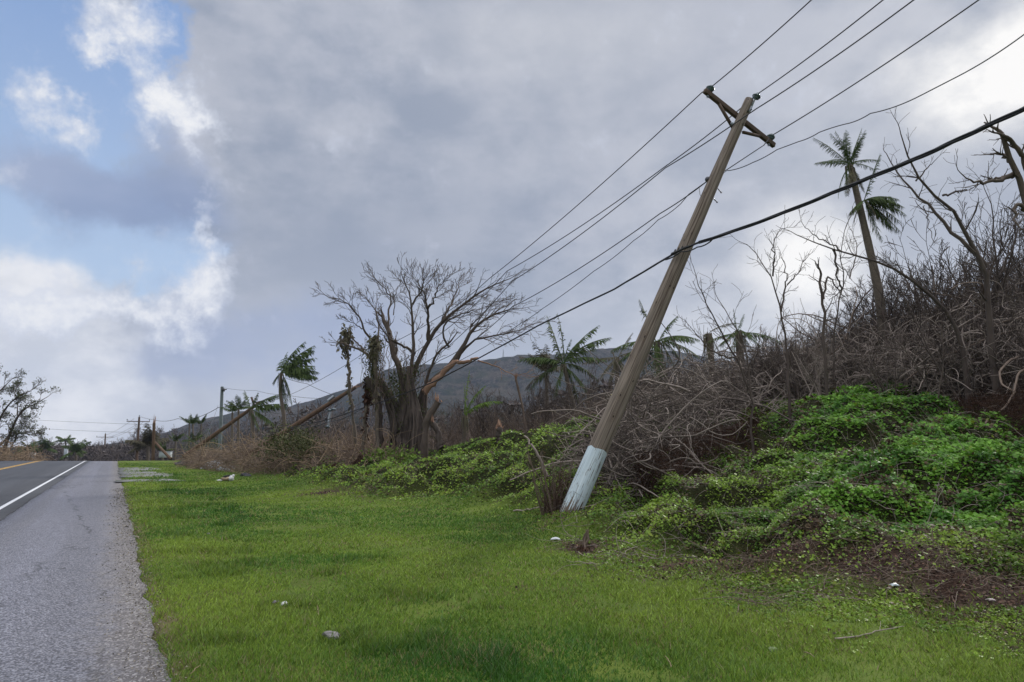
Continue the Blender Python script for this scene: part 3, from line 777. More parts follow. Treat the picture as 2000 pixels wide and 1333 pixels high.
wire('power_line', 'thin overhead wire clamped to the shaft just below the crossarm', [at(540, 870, 52), at(860, 690, 29), at(1000, 550, 23), at(1300, 328, 16.4), at(1433, 243, 14.75), at(1477, 213, 14.3), at(1785, 0, 11.0), at(1920, -93, 9.4), ext(at(1785, 0, 11.0), at(1920, -93, 9.4), 2.2)], .013, sag=[.3, .12, .12, .02, 0, .05, 0, 0], group=G1)
wire('power_line', 'thin overhead wire tied to the lower right end of the crossarm', [spt, at(1421, 331, 15.1), at(1492, 284, 15.4), top_r, at(1912, 0, 10.8), at(2060, -98, 9.2), ext(at(1912, 0, 10.8), at(2060, -98, 9.2), 2.2)], .0125, sag=[0, 0, 0, .06, 0, 0], group=G1)
wire('power_line', 'straight thin wire running down from the dark spool on the pole', [at(590, 850, 48), at(640, 832, 44), at(860, 704, 29), at(1000, 600, 23), at(1290, 417, 16.2), spt], .0125, sag=[0, .2, .2, .12, .03], group=G1)
wire('loose_wire', 'slack kinked wire sagging under the spool wire toward the bare tree', [at(800, 742, 30), at(1020, 630, 21), at(1060, 603, 20.4), at(1160, 530, 18.2), at(1238, 470, 17), at(1285, 430, 16), at(1330, 398, 15.2), at(1345, 380, 15), spt], .009, sag=[.25, .02, .03, .04, .03, .03, .0, 0], n=8, group=G1)
wire('loose_wire', 'slack wavy wire passing just under the crossarm toward the bright cloud', [at(1421, 334, 14.95), at(1470, 318, 14.6), at(1517, 293, 14), at(1560, 277, 13.6), at(1600, 259, 13.2), at(1650, 243, 12.6), at(1700, 222, 12), at(1800, 186, 11), at(1870, 150, 10.4), at(2000, 68, 9.4), at(2150, -30, 8.4), ext(at(2000, 68, 9.4), at(2150, -30, 8.4), 2)], .0095, sag=[.03, .02, .0, .02, -.01, .03, .04, 0, .03, 0, 0], n=8, group=G1)
bund = [at(560, 836, 40), at(700, 800, 32), at(850, 745, 26), at(1050, 637, 20), at(1200, 565, 16.6), at(1325, 491, 13.9), at(1365, 474, 13.6), at(1600, 388, 11.0), at(1800, 306, 9.2), at(2000, 213, 7.8), at(2180, 120, 6.8)]
bund.append(ext(bund[-2], bund[-1], 2.5))
wire('communication_cable', 'thick black bundled cable crossing the leaning pole at mid height', bund[:7], .020, 'cable', sag=[.12, .04, .02, .0, .0, 0], strands=3, cat='cable', n=30)
wire('communication_cable', 'heavy black cable bundle sweeping up over the thicket from the pole', bund[6:], .029, 'cable', sag=[.03, .0, .0, 0, 0], strands=3, cat='cable', n=40)
wire('cable_loop', 'short slack cable looping under the clamp on the leaning pole', [at(1300, 508, 14.1), at(1330, 492, 13.5), at(1362, 483, 13.45), at(1385, 474, 13.4), at(1395, 463, 13.3)], .014, 'cable', sag=[.02, .03, .02, .01], n=8)
# far wires
def fw(label, pts, r=.018, **k): return wire('power_line', label, pts, r, cat='cable', **k)
fw('faint wire from the grey post across the road top, upper of two', [at(-60, 816, 96), at(75, 821, 95), at(300, 830, 80)], .016, sag=[0, .05])
fw('faint wire crossing above the road, lower of two', [at(-60, 830, 96), at(75, 837, 95), at(310, 846, 82)], .016, sag=[0, .1])
fw('sagging double wire between the grey post and the far crossarm pole', [at(274, 814, 140), at(300, 820, 110), at(347, 818, 92), at(427, 796, 70), at(560, 770, 50)], .03, sag=[.1, .3, .5, .2])
fw('wire dropping from the grey post to the leaning trunk at the palm', [at(433, 757, 70), at(500, 763, 62), at(560, 772, 55), at(640, 778, 50)], .014, sag=[.1, .1, .1])
for a_, b_, Y1_, Y2_, l in (((262, 818), (207, 850), 140, 240, 'wire from the far crossarm pole to the farthest pole, uppermost strand'), ((268, 829), (209, 855), 140, 240, 'wire from the far crossarm pole to the farthest pole, middle strand'), ((268, 833), (212, 857), 140, 240, 'wire from the far crossarm pole to the farthest pole, lowest strand')):
    p1, p2 = at(*a_, Y1_), at(*b_, Y2_); fw(l, [p1, p2, ext(p1, p2, .9)], .03, sag=[.4, .4])
fw('thin wire draped from the windblown palm to the fallen brown pole', [at(553, 737, 46), at(600, 750, 44), at(655, 773, 42)], .014, sag=[.05, .05])
fw('thin slack wire looping between the two fallen brown poles', [at(515, 802, 50), at(600, 806, 46), at(645, 803, 42)], .018, sag=[.2, .1])
fw('pale cable running from the fallen pole middle into the scrub', [at(560, 836, 41), at(640, 825, 37), at(720, 790, 32)], .022, sag=[.15, .15])
fw('torn thin wire hanging from the grey post down to the brush', [at(426, 792, 70), at(412, 830, 66), at(398, 862, 60)], .014, sag=[.1, .1])

# ------------------------------------------------------------------ other poles
def simple_pole(name, label, b, t, r0, r1, material, group=None, arm_=None, steps=0):
    o = empty(name, b, label, 'utility pole', group); mb = MB(); d = (t - b).normalized()
    Q = [b - d * .5 + (t - b + d * .5) * k / 9 for k in range(10)]; mb.line(Q, np.linspace(r0, r1, 10), 12)
    mb.lathe(t, d, [(0, r1), (.03, r1 * .8), (.03, 0)], 12); mb.build('shaft', M[material], o)
    if arm_:
        wv, dz = arm_; c = t - d * dz; ax = Vector((RN[0], RN[1], 0)) if wv > 0 else Vector((1, 0, 0)); wv = abs(wv)
        m2 = MB(); m2.box(c - Vector((0, r0, 0)), (ax, (0, 0, 1), ax.cross(Vector((0, 0, 1)))), (wv, .08, .06)); m2.build('crossarm', M['arm_wood'], o, smooth=False)
        m3 = MB(); bar(m3, c + ax * wv * .45 - Vector((0, r0, .05)), c - Vector((0, r0, 1.0)), .05, .05); bar(m3, c - ax * wv * .45 - Vector((0, r0, .05)), c - Vector((0, r0, 1.0)), .05, .05); m3.build('brace', M['arm_wood'], o, smooth=False)
        for s_ in (-.95, 0, .95):
            p = c + ax * wv * s_ + Vector((0, -r0 if s_ else 0, .08)); p = p if s_ else t.copy(); m4 = MB(); m4.lathe(p, (0, 0, 1), [(0, .03), (.15, .03), (.15, .10), (.25, .12), (.32, .10), (.36, .05), (.36, 0)], 8); m4.build('insulator', M['porcelain'], o)
    return o
simple_pole('utility_pole', 'far upright wooden pole with crossarm standing by the road crest', at(267, 900, 140), at(272, 815, 140), .26, .18, 'old_pole', 'wooden poles along the road', (1.35 * 1.55, .9))
simple_pole('utility_pole', 'farthest small wooden pole with crossarm beyond the road crest', at(203, 897, 240), at(206, 848, 240), .26, .2, 'old_pole', 'wooden poles along the road', (1.5 * 1.7, 1.1))
br = simple_pole('broken_pole', 'snapped upright wooden pole with splintered top near the road crest', at(299, 893, 80), at(301, 827, 80), .19, .16, 'old_pole')
mb = MB()
for k in range(9): a_ = k * .7; p = at(301, 827, 80) + Vector((math.cos(a_) * .1, math.sin(a_) * .1, -.1)); mb.line([p, p + Vector((.02, 0, rng.uniform(.3, 1.05) if k != 4 else 1.15))], [.05, .008], 4)
mb.build('splinters', M['red_wood'], br)
simple_pole('leaning_pole_stub', 'short pole propped slanting against the snapped pole', at(330, 893, 79), at(303, 865, 80.5), .16, .15, 'old_pole')
gp = simple_pole('concrete_post', 'tall plain grey concrete post rising behind the dry brush', at(428, 912, 70), at(434, 756, 70), .20, .15, 'concrete_pole')
mb = MB(); c = at(436, 762, 69.8); mb.box(c, ((1, 0, 0), (0, 1, 0), (0, 0, 1)), (.12, .12, .16)); mb.line([c, c + Vector((.35, 0, .05))], [.05, .05], 6); mb.build('bracket', M['dark_steel'], gp, smooth=False)
f1 = simple_pole('fallen_pole', 'long brown fallen pole propped slanting beside the windblown palm', at(492, 884, 43), at(694, 757, 43), .185, .115, 'old_pole', 'fallen brown poles lying across the dry brush')
mb = MB()
for k in range(7): p = at(692, 757, 43) + Vector((rng.uniform(-.06, .06), rng.uniform(-.08, .08), rng.uniform(-.1, .06))); mb.line([p, p + Vector((rng.uniform(.2, .6), 0, rng.uniform(.12, .3)))], [.04, .008], 4)
mb.build('splinters', M['red_wood'], f1)
mb = MB(); mb.line([at(641, 783, 42.6), at(653, 774, 42.6)], [.10, .10], 8); mb.build('insulator_string', M['steel'], f1)
f2 = simple_pole('fallen_pole', 'shorter brown fallen pole slanting in front of the grey concrete post', at(368, 886, 60), at(508, 786, 60), .20, .14, 'old_pole', 'fallen brown poles lying across the dry brush')
mb = MB(); bar(mb, at(491, 776, 59.5), at(497, 793, 59.5), .15, .15); mb.build('crossarm', M['arm_wood'], f2, smooth=False)
# post with hanging hardware in the scrub beyond
hw = empty('hanging_insulators', at(646, 805, 41), 'grey insulators dangling from a broken wire beside the fallen pole', 'insulator')
mb = MB(); mb.line([at(647, 800, 41), at(643, 818, 41), at(641, 836, 41)], [.05, .09, .06], 8); mb.build('rod', M['steel'], hw)
for x, y in ((644, 804), (651, 802), (640, 836)):
    mb = MB(); mb.lathe(at(x, y, 41), (0, 0, 1), [(0, 0), (0, .12), (.08, .15), (.14, .08), (.14, 0)], 10); mb.build('insulator', M['porcelain'], hw)

# radio mast on the ridge
ms = empty('radio_mast', at(983, 704, 1120), 'tiny lattice radio mast standing on the distant ridge', 'mast')
b_, t_ = at(983, 706, 1120), at(983, 683, 1120); mb = MB()
for k in range(4): a_ = k * math.pi / 2 + .4; o_ = Vector((math.cos(a_), math.sin(a_), 0)); mb.line([b_ + o_ * 1.9, t_ + o_ * .25], [.22, .16], 4)
for j in range(9):
    f0 = j / 9; f1_ = (j + 1) / 9
    for k in range(4):
        a0 = k * math.pi / 2 + .4; a1 = a0 + math.pi / 2; r0 = 1.9 + (.25 - 1.9) * f0; r1 = 1.9 + (.25 - 1.9) * f1_
        mb.line([b_.lerp(t_, f0) + Vector((math.cos(a0) * r0, math.sin(a0) * r0, 0)), b_.lerp(t_, f1_) + Vector((math.cos(a1) * r1, math.sin(a1) * r1, 0))], [.1, .1], 3)
mb.build('lattice', M['steel'], ms)

# ------------------------------------------------------------------ big bare tree
def c3(x, y, Y): return at(600 + x / 3.029, 480 + y / 3.029, Y)
TY = 31.0
tb = at(795, 884, TY); tb.z = h1(tb.x, tb.y) - .05
tree = empty('bare_tree', tb, 'large leafless spreading tree wrapped in hanging vines beyond the lawn', 'tree')
rn = np.random.default_rng(12)
tr = MB()
trunks = [([(585, 1190), (590, 1060), (585, 940), (575, 850), (565, 760)], .55, .13, 0), ([(640, 1190), (640, 1050), (620, 900), (605, 800), (605, 720)], .45, .11, -.3),
          ([(560, 1180), (545, 1040), (500, 930), (450, 830), (425, 790)], .5, .12, .3), ([(650, 1180), (670, 1050), (680, 920), (695, 850)], .42, .14, .3),
          ([(425, 900), (395, 850), (350, 790)], .17, .13, -.3)]
for pts, r0, r1, dy in trunks:
    Q = smooth_poly([c3(pts[0][0], 1290, TY + dy)] + [c3(x, y, TY + dy) for x, y in pts], 16); Q += rn.normal(0, .03, Q.shape); tr.line(Q, np.linspace(r0, r1, 16) * (1 + .12 * rn.standard_normal(16) * .6), 14)
for k in range(230):  # ropy roots and stems clasping the trunk
    pts, r0, r1, dy = trunks[rn.integers(0, 4)]; Q = smooth_poly([c3(pts[0][0], 1260, TY + dy)] + [c3(x, y, TY + dy) for x, y in pts], 14); a0 = rn.uniform(0, 6.28); sp_ = rn.uniform(-.16, .16)
    rr = np.linspace(r0, r1, 14); off = 1 + np.cumsum(rn.normal(0, .05, 14))[::-1] * .6; off = np.clip(off, .9, 1.5); P_ = [Q[i] + np.array([math.cos(a0 + sp_ * i), math.sin(a0 + sp_ * i), 0]) * rr[i] * off[i] for i in range(14)]
    k0 = rn.integers(0, 6); tr.line(P_[k0:], np.linspace(1.2, .5, 14 - k0) * rn.uniform(.012, .07), 5)
tr.build('trunk', M['dark_backlit_wood'], tree)
limbs = [  # crop points, r0, r1, depth start/end, twigs, twig length, start, bias
 ([(560, 780), (520, 660), (490, 560), (480, 500), (455, 445)], .20, .12, 0, .8, 3, 1.0, .5, (0, 0, .1)),
 ([(485, 520), (470, 400), (510, 280), (400, 150)], .075, .015, .4, 1.6, 9, 1.1, .45, (-.1, 0, .08)),
 ([(620, 700), (640, 640), (622, 480), (622, 330), (590, 200), (560, 130)], .13, .02, 0, -.8, 9, 1.0, .5, (0, 0, .12)),
 ([(622, 330), (680, 220), (700, 130)], .06, .014, -.8, -1.2, 8, .9, .3, (.05, 0, .1)),
 ([(610, 800), (650, 700), (700, 600), (720, 540), (800, 430), (960, 290), (1060, 215), (1200, 150)], .17, .02, 0, .5, 14, 1.15, .45, (.14, 0, .02)),
 ([(715, 560), (712, 440), (710, 350), (700, 260), (640, 160)], .10, .015, .2, -1.4, 10, .95, .4, (0, 0, .12)),
 ([(712, 350), (740, 320), (780, 200), (830, 150)], .06, .012, -1, -2, 9, .9, .3, (.06, 0, .1)),
 ([(800, 430), (840, 350), (880, 240), (920, 160)], .07, .012, .4, 2, 10, .95, .3, (.1, 0, .07)),
 ([(690, 860), (760, 780), (870, 690), (930, 600), (965, 490), (1060, 410), (1150, 370), (1270, 350)], .19, .015, .2, 1.5, 13, 1.1, .55, (.14, 0, .02)),
 ([(890, 680), (960, 560), (1090, 540), (1230, 510), (1370, 450)], .075, .01, 1.0, 0, 13, 1.0, .3, (.16, 0, -.01)),
 ([(640, 640), (560, 590), (500, 560), (430, 480)], .08, .03, 0, -1, 5, .8, .4, (-.06, 0, .08)),
 ([(695, 850), (730, 720), (780, 630), (850, 570)], .12, .045, .4, -.6, 4, .8, .6, (.1, 0, .05)),
 ([(840, 600), (790, 520), (820, 430), (900, 400), (1000, 370), (1080, 340)], .06, .01, -.5, -2, 10, 1.0, .35, (.14, 0, .02)),
 ([(425, 800), (385, 740), (395, 680), (340, 625), (260, 590), (160, 570)], .12, .02, .2, 1, 6, .7, .6, (-.08, 0, .06)),
 ([(340, 620), (260, 540), (255, 530)], .05, .03, .6, .6, 1, .5, .6, None),
 ([(400, 600), (340, 500), (300, 390), (230, 320), (180, 270), (130, 275)], .07, .012, 0, -1.4, 9, 1.0, .45, (-.1, 0, .06)),
 ([(340, 500), (280, 460), (225, 440)], .035, .012, -.6, -1, 4, .5, .4, (-.1, 0, .04)),
 ([(430, 620), (420, 440), (400, 340), (320, 250)], .06, .012, .5, 1.8, 9, .9, .45, (-.05, 0, .1)),
 ([(510, 400), (520, 250), (560, 180)], .03, .01, .5, 1.2, 5, .7, .3, (0, 0, .1)),
]
for i, (pts, r0, r1, d0, d1, tw_, tl, st, bias) in enumerate(limbs):
    mb = MB(); n = len(pts)
    if 690 <= pts[0][1] <= 900 and 540 <= pts[0][0] <= 720 and i != 8: pts = [(pts[0][0] * .5 + 302, pts[0][1] + 150)] + list(pts)
    n = len(pts)
    r0 *= .85; r1 *= .85; pts = [(x, 500 - (500 - y) * .88 if y < 500 else y) for x, y in pts]
    b2 = None if bias is None else tuple(np.array(bias) * .8)
    limb(mb, [c3(x, y, TY + d0 + (d1 - d0) * k / (n - 1)) for k, (x, y) in enumerate(pts)], r0, r1, rn, twigs=int(tw_ * 1.3), tl=tl * .88, lv=2, bias=b2, start=st, tr=.45, kids=(2, 4), tw=.34, rmin=.0075, spread=(20, 52))
    mb.build('limb', M['tree_bark'], tree)
mb = MB(); rn2 = np.random.default_rng(3)   # torn pale limb reaching out
limb(mb, [c3(870, 690, TY), c3(940, 688, TY - .3), c3(1020, 665, TY - .6)], .10, .05, rn2, twigs=0); limb(mb, [c3(1010, 680, TY - .5), c3(1070, 700, TY - .8), c3(1150, 725, TY - 1), c3(1230, 770, TY - 1.2), c3(1300, 755, TY - 1.2)], .035, .010, rn2, twigs=5, tl=.6, lv=1, rmin=.006)
limb(mb, [c3(690, 870, TY - .1), c3(760, 800, TY - .2), c3(870, 690, TY - .1)], .16, .11, rn2, twigs=0)
mb.build('torn_limb', M['red_wood'], tree)
hv = MB()  # hanging vines and leafy tangles on the limbs
for k in range(150):
    x = rn.choice([rn.uniform(300, 480), rn.uniform(480, 700), rn.uniform(380, 460)]); y = rn.uniform(520, 860); L = rn.uniform(.3, 2.0)
    p = np.array(tuple(c3(x, y, TY + rn.uniform(-.8, .8)))); P_ = [p + np.array([rn.normal(0, .07), rn.normal(0, .05), -L * i / 5]) for i in range(6)]; hv.line(P_, [rn.uniform(.007, .016)] * 6, 3)
hv.build('hanging_vines', M['dead_wood'], tree)
def leafclump(mb, centers, sig, n, size, rnd, down=0.):
    C_ = np.array(centers); c = C_[rnd.integers(0, len(C_), n)] + rnd.normal(0, 1, (n, 3)) * np.array(sig)
    a = rnd.normal(0, 1, (n, 3)); a[:, 2] -= down; a /= np.linalg.norm(a, axis=1, keepdims=True); b2 = np.cross(a, rnd.normal(0, 1, (n, 3))); b2 /= np.linalg.norm(b2, axis=1, keepdims=True)
    s_ = size * rnd.uniform(.5, 1.2, (n, 1)); V = np.stack([c, c + a * s_ * .5 + b2 * s_ * .22, c + a * s_, c + a * s_ * .5 - b2 * s_ * .22], 1).reshape(-1, 3)
    mb.raw(V, np.arange(n * 4).reshape(n, 4))
lv_ = MB(); cs = [np.array(tuple(c3(x, y, TY + rn.uniform(-.5, .4)))) for x, y in [(400 + rn.normal(0, 22), yy) for yy in np.linspace(570, 840, 26)] + [(rn.uniform(500, 640), rn.uniform(690, 900)) for _ in range(26)] + [(rn.uniform(480, 700), rn.uniform(880, 1150)) for _ in range(14)]]
leafclump(lv_, cs, (.15, .15, .22), 3600, .12, rn, .8); lv_.build('clinging_leaves', M['moss'], tree)

# ------------------------------------------------------------------ palms
rp = np.random.default_rng(5)
def fl(n, el0, el1, L, droop, az0=0, az1=360, jit=.12):
    o = []
    for i in range(n):
        a_ = R(az0 + (az1 - az0) * (i + rp.random() * .6) / n); e = R(rp.uniform(el0, el1))
        o.append(((math.cos(a_) * math.cos(e), math.sin(a_) * math.cos(e), math.sin(e)), L * rp.uniform(.8, 1.1), (rp.normal(0, jit), rp.normal(0, jit), -droop * rp.uniform(.7, 1.3))))
    return o
def gz(p): p.z = h1(p.x, p.y) - .05; return p
wp_b = gz(at(565, 858, 46)); wp_t = at(549, 729, 46)
fr = []
for (dx, dz, L, dr) in ((.55, 1, 3.0, .25), (.35, 1, 2.6, .1), (.75, .8, 2.6, .5), (.9, .55, 2.4, .55), (1, .35, 2.5, .35), (1, .28, 2.6, .5), (1, .1, 2.5, .45), (1, -.05, 2.3, .3), (1, .2, 2.7, .6), (-.15, 1, 1.6, .0), (.6, .9, 2.7, .3), (1, .45, 2.1, .8)):
    fr.append(((dx, rp.uniform(-.25, .25), dz), L, (.55, 0, -dr)))
for (dx, L) in ((.1, 2.0), (.35, 2.4), (.2, 2.6), (.45, 1.8), (-.5, 1.0), (-.8, .9)): fr.append(((dx, rp.uniform(-.2, .2), -.5), L, (-.1, 0, -1.2)))
palm('coconut_palm', 'windblown coconut palm with curved trunk and fronds streaming sideways', wp_b, wp_t, .15, .10, fr, 'palm_green', (at(553, 800, 46), at(546, 765, 46)), rp, leaf=.62)
# palms right of the bare tree
palm('coconut_palm', 'coconut palm with upright ragged fronds just beyond the mound left of the pole', gz(at(1140, 826, 34)), at(1101, 712, 34), .12, .09,
     [((.02, 0, 1), 2.6, (-.25, 0, -.1)), ((-.25, .1, 1), 2.7, (-.1, 0, 0)), ((.45, 0, 1), 2.7, (.5, 0, -.3)), ((.7, .2, .9), 3.0, (.4, 0, -.6)), ((.9, -.2, .45), 2.2, (.2, 0, -.8)), ((-.9, 0, .55), 2.4, (-.3, 0, -.8)), ((-.6, .3, .5), 2.0, (-.2, 0, -.9)), ((1, .2, .1), 2.0, (0, 0, -1)), ((-.9, .2, -.1), 2.2, (0, 0, -1.1)), ((-.3, -.2, -.6), 1.8, (0, 0, -.8)), ((.35, .1, -.6), 2.1, (0, 0, -.9)), ((.6, -.1, -.3), 2.2, (0, 0, -1)), ((.1, 0, .7), 1.4, (.2, .1, -.4)), ((.3, .1, .9), 1.9, (.4, .1, -.5))], 'palm_green', (at(1118, 785, 34),), rp, leaf=.5)
palm('coconut_palm', 'thin dull palm standing behind the upright ragged palm', gz(at(1072, 830, 39)), at(1066, 728, 39), .11, .08, fl(11, -10, 75, 1.9, .9), 'palm_brown', (), rp, leaf=.45)
palm('coconut_palm', 'battered palm crown hanging limp left of the leaning pole', gz(at(1203, 815, 36)), at(1206, 700, 36), .13, .10, fl(9, -70, -20, 1.7, .6) + [((.8, 0, .5), 1.9, (.2, 0, -.6)), ((-.9, 0, .1), 2.0, (0, 0, -.5)), ((.3, 0, .9), 1.6, (.3, 0, -.2))], 'palm_brown', (), rp, leaf=.42)
palm('coconut_palm', 'dark drooping palm crown directly behind the leaning pole', gz(at(1292, 800, 30)), at(1283, 668, 30), .15, .12, fl(12, -60, 30, 2.1, 1.0) + [((-.3, 0, 1), 2.0, (-.1, 0, 0)), ((.9, 0, .5), 1.9, (.3, 0, -.9)), ((1, 0, .1), 2.1, (0, 0, -.9)), ((.4, 0, 1), 1.5, (.4, 0, -.3))], 'palm_green', (), rp, leaf=.5)
palm('coconut_palm', 'headless looking palm with limp grey fronds hanging straight down', gz(at(1398, 800, 28)), at(1384, 652, 28), .14, .12, fl(8, -85, -50, 1.5, .3) + [((.7, 0, .6), 1.4, (.3, 0, -.7))], 'shaggy', (), rp, leaf=.3)
palm('coconut_palm', 'palm stub with dark ragged tuft above the brush pile', gz(at(1452, 790, 26)), at(1442, 648, 26), .16, .13, fl(8, -60, 0, 1.2, .6) + [((-.1, 0, 1), .9, (0, 0, 0)), ((.25, .1, .9), .8, (.2, 0, -.1)), ((1, 0, .2), 1.9, (0, 0, -.8)), ((-1, 0, .0), 1.3, (0, 0, -.5))], 'palm_green', (), rp, leaf=.42)
tall = palm('coconut_palm', 'tall palm with two ragged crowns rising out of the right thicket', gz(at(1735, 700, 22)), at(1660, 322, 22), .18, .085,
     [((.2, .1, .8), 1.2, (.1, .1, -.4)), ((-.15, -.2, .9), 1.1, (0, -.1, 0)), ((.3, -.1, .9), 1.3, (.1, 0, .1)), ((-.5, -.2, .8), 1.3, (-.2, 0, -.2)), ((.5, .2, -.5), 1.1, (0, 0, -.9)), ((-.75, 0, 1), 1.5, (-.3, 0, -.3)), ((-.35, 0, 1), 1.3, (-.1, 0, 0)), ((.0, .1, 1), 1.35, (.1, 0, 0)), ((.4, 0, 1), 1.35, (.25, 0, -.1)), ((-1, 0, .35), 1.25, (-.2, 0, -.5)), ((1, 0, .5), 1.1, (.3, 0, -.6)), ((-.6, .1, -.5), 1.3, (.3, 0, -1.3)), ((-.3, -.1, -.6), 1.3, (.2, 0, -1)), ((.75, .2, .2), 1.1, (.1, 0, -.8)), ((.15, -.5, .9), 1.2, (0, -.3, -.3)), ((-.2, .6, .7), 1.2, (0, .4, -.5)), ((-.5, .4, .5), 1.2, (-.2, .2, -.6))], 'palm_green', (at(1715, 560, 22), at(1690, 450, 22)), rp, leaf=.34)
ct = at(1688, 392, 21.8)
for (d, L, dr) in [((.3, -.1, 1), 1.7, (.15, 0, .1)), ((.9, 0, .55), 1.2, (.5, 0, -.9)), ((1, 0, .2), 1.35, (.2, 0, -.7)), ((1, .2, -.2), 1.5, (.1, 0, -.6)), ((.8, 0, -.5), 1.6, (.2, 0, -.7)), ((.6, -.2, -.8), 1.5, (.3, 0, -.4)), ((.3, 0, -1), 1.5, (.2, 0, -.3)), ((-.5, 0, -.2), .7, (-.2, 0, -.9)), ((.9, -.3, .0), 1.4, (.1, 0, -1)), ((.6, -.3, .2), 1.1, (.2, 0, -1.1)), ((.7, .1, -.3), 1.3, (.1, 0, -1.0))]:
    f = MB(); frond(f, np.array(tuple(ct)), d, L, dr, rp, leaf=.36, r=.016); f.build('frond', M['palm_green'], tall)
for k in range(9):
    a_ = rp.uniform(0, 6.28); src = tall.location * 0 + (at(1662, 330, 22) if k < 5 else ct); f = MB(); frond(f, np.array(tuple(src)), (math.cos(a_) * .6, math.sin(a_) * .6, -.5), rp.uniform(.7, 1.2), (0, 0, -1.6), rp, leaf=.22, r=.012, ragged=.4); f.build('frond', M['shaggy'], tall)
# shredded palm boles near the bare tree
def bole(label, b, t, tuft, material='shaggy', r=.09, cat='dead palm'):
    o = empty('dead_palm', b, label, cat); mb = MB(); Q = smooth_poly([b - Vector((0, 0, .2)), b.lerp(t, .5) + Vector((rp.normal(0, .1), 0, 0)), t], 20); mb.line(Q + rp.normal(0, .025, Q.shape), np.linspace(r, r * .7, 20) * rp.uniform(.7, 1.3, 20), 7); mb.build('trunk', M['palm_trunk'], o)
    mb = MB(); Qs = Q[8:]; leafclump(mb, list(Qs), (.06, .06, .12), 150, .22, rp, 1.5); leafclump(mb, [np.array(tuple(t)) + np.array([0, 0, -k * .1]) for k in range(8)], (.09 * tuft, .09 * tuft, .14 * tuft), 300, .26, rp, 1.8); mb.build('hanging_leaves', M[material], o); return o
bole('slim vine covered palm bole topped by a yellowish tuft left of the bare tree', gz(at(700, 872, 33)), at(676, 648, 33), 1.6)
bole('short twisted palm bole between the tufted bole and the bare tree', gz(at(712, 872, 31)), at(719, 750, 31), .6, 'rust_fern', .10)
bole('stout bole shaggy with dead leaves under the bare tree left limbs', gz(at(742, 850, 30.5)), at(731, 665, 30.5), 1.3, 'shaggy', .09)
bp = palm('young_palm', 'young palm with one bright green frond bent over beside the bare tree', gz(at(906, 858, 31)), at(908, 812, 31), .09, .08, [((.05, 0, 1), 2.0, (.1, 0, 0)), ((.2, 0, 1), 1.7, (.6, 0, -.4)), ((-.1, 0, 1), 1.5, (0, 0, 0)), ((.5, 0, .8), 1.9, (.9, 0, -.9))], 'palm_bright', (), rp, leaf=.38)
# small areca palms far left
def areca(name, label, px, pt, pb, Y, L=1.5, lean=0, group='small far palms left of the concrete post'):
    return palm(name, label, gz(at(px + lean, pb, Y)), at(px, pt, Y), .14, .09, fl(7, 35, 80, L, .9), 'palm_green', (), rp, group=group, leaf=.6, skirt=False)
for (px, pt, pb, Y, l) in ((370, 828, 888, 92, 'slender palm leftmost of three tufted palms in front of the hill'), (377, 829, 890, 90, 'slender palm in the middle of three tufted palms'), (393, 828, 888, 94, 'slender palm rightmost of three tufted palms before the hill'),
                           (343, 862, 892, 88, 'squat dark palm near the road end below the slender palms'), (378, 864, 893, 84, 'low dark palm tuft at the foot of the slender palms'), (454, 806, 880, 66, 'slim palm tuft just right of the concrete post'), (466, 800, 880, 62, 'slim palm with taller tuft above the shorter fallen pole'), (318, 882, 897, 86, 'low dark palm tuft beside the slanting pole stub')):
    areca('small_palm', l, px, pt, pb, Y)
palm('coconut_palm', 'broken palm with two fronds waving behind the shorter fallen pole', gz(at(500, 880, 57)), at(491, 800, 57), .16, .12, [((.8, 0, .8), 2.6, (.4, 0, -.4)), ((1, 0, .3), 3.0, (.3, 0, -.3)), ((-.4, 0, 1), 1.8, (0, 0, 0)), ((.9, 0, -.3), 2.4, (0, 0, -.5)), ((.5, 0, -.8), 2.0, (0, 0, -.4)), ((.2, 0, 1), 1.5, (.2, 0, -.2))], 'palm_green', (), rp, leaf=.7)
palm('coconut_palm', 'palm clump with shaggy fronds beside the snapped pole', gz(at(290, 900, 100)), at(289, 872, 100), .25, .2, fl(14, 15, 85, 3.2, .9), 'palm_brown', (), rp, leaf=.8, skirt=False)
for (px, pt, Y, l) in ((128, 862, 210, 'small dark palm on the skyline above the road end'), (54, 880, 150, 'palm crown low beyond the road left of the white box'), (86, 878, 150, 'palm crown low beyond the road right of the white box'), (148, 884, 130, 'squat palm beyond the crest near the yellow line end')):
    palm('small_palm', l, at(px, 897, Y), at(px, pt, Y), .22, .18, fl(11, 5, 80, 3.0, 1.0), 'palm_green', (), rp, group='small palms beyond the road crest', leaf=.8, skirt=False)

# ------------------------------------------------------------------ named bare trees on the right
def c6(x, y, Y): return at(1400 + x / 2.468, 220 + y / 2.468, Y)
def baretree(label, mains, material='dark_backlit_wood', name='dead_tree', cat='dead tree', seed=1, group=None):  # default wood is darker, standing in for backlight against the sky
    rnd = np.random.default_rng(seed); b = mains[0][0][0].copy(); b.z = h1(b.x, b.y) - .05
    o = empty(name, b, label, cat, group)
    for j, (pts, r0, r1, tw_, tl, st) in enumerate(mains):
        mb = MB(); P_ = ([b] + pts) if j == 0 else pts
        limb(mb, P_, r0, r1, rnd, twigs=tw_, tl=tl, lv=1, start=st, rmin=.004, tr=.5, kids=(2, 4), tw=.35, wob_=.02, spread=(20, 60))
        mb.build('trunk' if j == 0 else 'limb', M[material], o)
    return o
def L6(pts, Y0, Y1): n = len(pts); return [c6(x, y, Y0 + (Y1 - Y0) * k / (n - 1)) for k, (x, y) in enumerate(pts)]
